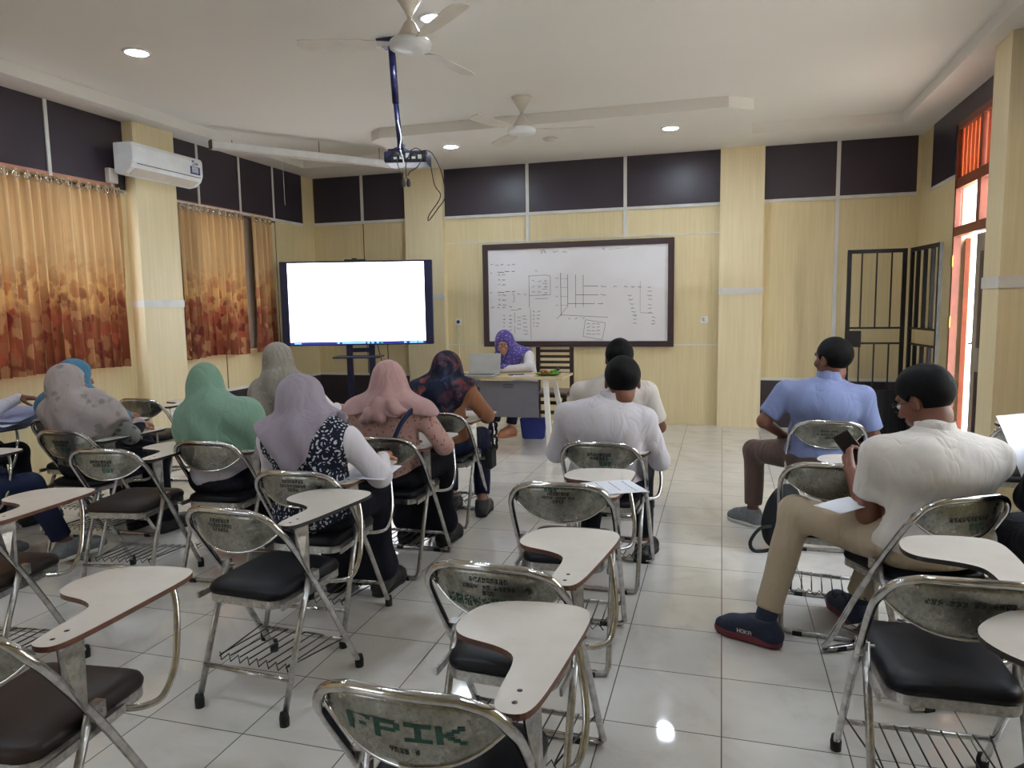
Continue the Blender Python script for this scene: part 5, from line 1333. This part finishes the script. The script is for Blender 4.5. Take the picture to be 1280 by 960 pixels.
# shoe lettering
for c in ps.children:
    pass
a = P19['anL']; t_ = P19['toL']; u = t_-a; u[2] = 0; u /= np.linalg.norm(u); nrm = np.array([-u[1], u[0], 0]); nrm = -nrm if nrm[1] > 0 else nrm
shoe = [c for c in ps.children if c.name.startswith('shoe')][0]
mb = MB(); cc = (a+t_)/2+np.array([0, 0, -.02])
dg = bpy.context.evaluated_depsgraph_get()
from mathutils.bvhtree import BVHTree
bv = BVHTree.FromPolygons([v.co for v in shoe.data.vertices], [tuple(p.vertices) for p in shoe.data.polygons])
for x0, x1, z0, z1 in glyphs('HOKA', .062):
    q = []
    for x, z in ((x0, z0), (x1, z0), (x1, z1), (x0, z1)):
        o_ = Vector(cc+nrm*.15-u*x*1.0*(1)+np.array([0, 0, z])); hit = bv.ray_cast(o_, Vector(-nrm))
        if hit[0] is None: break
        q.append(hit[0]+Vector(nrm)*.0012)
    if len(q) == 4: mb.add(q, [(0, 1, 2, 3)])
if mb.v: mb.build('shoe_lettering', 'eye_white', shoe)

t = empty('backpack', (.30, 4.42, 0), math.radians(20), label='black backpack leaning by the feet of the man in the blue shirt', cat='bag')
K = Field((-.22, -.2, -.01), (.25, .2, .5), .008); K.ell((.06, 0, .20), (.11, .08, .20), .02, rotx(0)@roty(.25)).ell((.04, -.05, .12), (.08, .05, .10), .03); x_, y_, z_ = K.grid(); K.d += .004*fold(x_, y_, z_, 5); K.d = np.maximum(K.d, -z_); K.mesh('bag_body', 'black_fabric', t)
MB().tube(crom([(-.02, -.06, .16), (-.10, -.07, .15), (-.15, -.06, .07), (-.12, -.05, .012), (-.03, -.05, .014), (.02, -.06, .05)], 6), .011, 6).build('shoulder_strap', 'black_fabric', t)
t = empty('shoulder_bag', (-1.50, 4.62, 0), label='small black bag with looped straps hung beside the brown blouse', cat='bag')
MB().box((-.03, -.06, .36), (.02, .06, .52), bev=.015).build('bag_body', 'black_fabric', t)
for dz in (0, .1): MB().tube([(.02+.01*math.sin(a_), .05*math.cos(a_*PI/8), .53+dz+.05*math.sin(a_*PI/8)) for a_ in range(16)], .008, 6, closed=True).build('strap', 'black_fabric', t)
t = empty('snack_box', (-3.06, 3.72, .7085), label='red and green snack on a dark plate beside the green headscarf', cat='snack')
MB().lathe([(0, 0), (.06, 0), (.09, .012), (.06, .006), (0, .005)], 20).build('plate', 'black_plastic', t)
m_ = MB(); lump(m_, (.02, 0, .035), .035, .9); m_.build('red_snack', 'food_red', t); m_ = MB(); m_.prism([(-.12, 0), (-.05, -.03), (.0, 0), (-.05, .03)], .03, .036); m_.build('leaf', 'leaf_green', t)
t = MB().tube([(-2.505, 4.55, .725), (-2.47, 4.47, .86)], .004, 6).build('pen', 'black_plastic', label='dark pen in the writing hand left of the pink headscarf', cat='pen')
# nape knot on the pink scarf, and the dark strap across the cape
ps = PPL['w10'][0]
K = Field((-.2, -.06, .76), (.22, .28, 1.06), .006); K.ell((.02, .045, .955), (.055, .04, .035), .02); K.chain([(.02, .05, .95), (-.04, .03, .90), (-.10, .04, .86)], [.03, .04, .03], .03); K.chain([(.03, .05, .95), (.08, .035, .93), (.14, .05, .91)], [.03, .035, .02], .03); K.chain([(.01, .05, .95), (.01, .022, .88)], [.035, .035], .03)
x_, y_, z_ = K.grid(); K.d += .005*np.sin(x_*70+z_*25); K.mesh('scarf_knot', 'hijab_pink', ps, 1)
MB().tube(crom([(.19, .12, .95), (.165, .035, .90), (.13, .0, .84), (.09, -.005, .76), (.03, .0, .68)], 6), .013, 6).build('bag_strap', 'navy_fabric', ps)

SKY, EXPO = 7.0, 0.74

# ------------------------------------------------------------------ light: downlights, daylight through windows and door
def area(name, loc, rot, size, power, col=(1, 1, 1), shape='DISK', sy=None):
    l = bpy.data.lights.new(name, 'AREA'); l.shape = shape; l.size = size
    if sy: l.size_y = sy
    l.energy = power; l.color = col
    o = bpy.data.objects.new(name, l); COL.objects.link(o); o.location = loc; o.rotation_euler = rot; return o
wd = bpy.data.worlds.new('world'); S.world = wd; wd.use_nodes = True
nt = wd.node_tree; bg = nt.nodes['Background']
tc = nt.nodes.new('ShaderNodeTexCoord'); sx = nt.nodes.new('ShaderNodeSeparateXYZ'); rp = nt.nodes.new('ShaderNodeValToRGB')
nt.links.new(tc.outputs['Generated'], sx.inputs[0]); nt.links.new(sx.outputs[2], rp.inputs[0]); nt.links.new(rp.outputs[0], bg.inputs[0])
e = rp.color_ramp.elements; e[0].position = 0; e[0].color = (.38, .40, .42, 1); e[1].position = .5; e[1].color = (.80, .90, 1, 1)
bg.inputs[1].default_value = SKY
sl = bpy.data.lights.new('sun', 'SUN'); sl.energy = 45; sl.angle = .01; sl.color = (1, .98, .96); so_ = bpy.data.objects.new('sun', sl); COL.objects.link(so_)
so_.rotation_euler = Vector((.12, -.55, -1)).to_track_quat('-Z', 'Y').to_euler()
def portal(loc, rot, sx_, sy_): 
    o = area('window_portal', loc, rot, sx_, 1, shape='RECTANGLE', sy=sy_); o.data.cycles.is_portal = True
for a, b, z0, z1 in LW: portal((XL-.16, (a+b)/2, (z0+z1)/2), (0, -PI/2, 0), z1-z0, b-a)
for a, b, z0, z1 in RW: portal((XR+.16, (a+b)/2, (z0+z1)/2), (0, PI/2, 0), z1-z0, b-a)
for a, b, z0, z1 in BW: portal(((a+b)/2, YB-.16, (z0+z1)/2), (PI/2, 0, 0), b-a, z1-z0)
S.cycles.max_bounces = 8; S.cycles.diffuse_bounces = 5; S.cycles.glossy_bounces = 4; S.cycles.transparent_max_bounces = 12
S.cycles.caustics_reflective = False; S.cycles.caustics_refractive = False; S.cycles.sample_clamp_indirect = 4
S.view_settings.exposure = EXPO
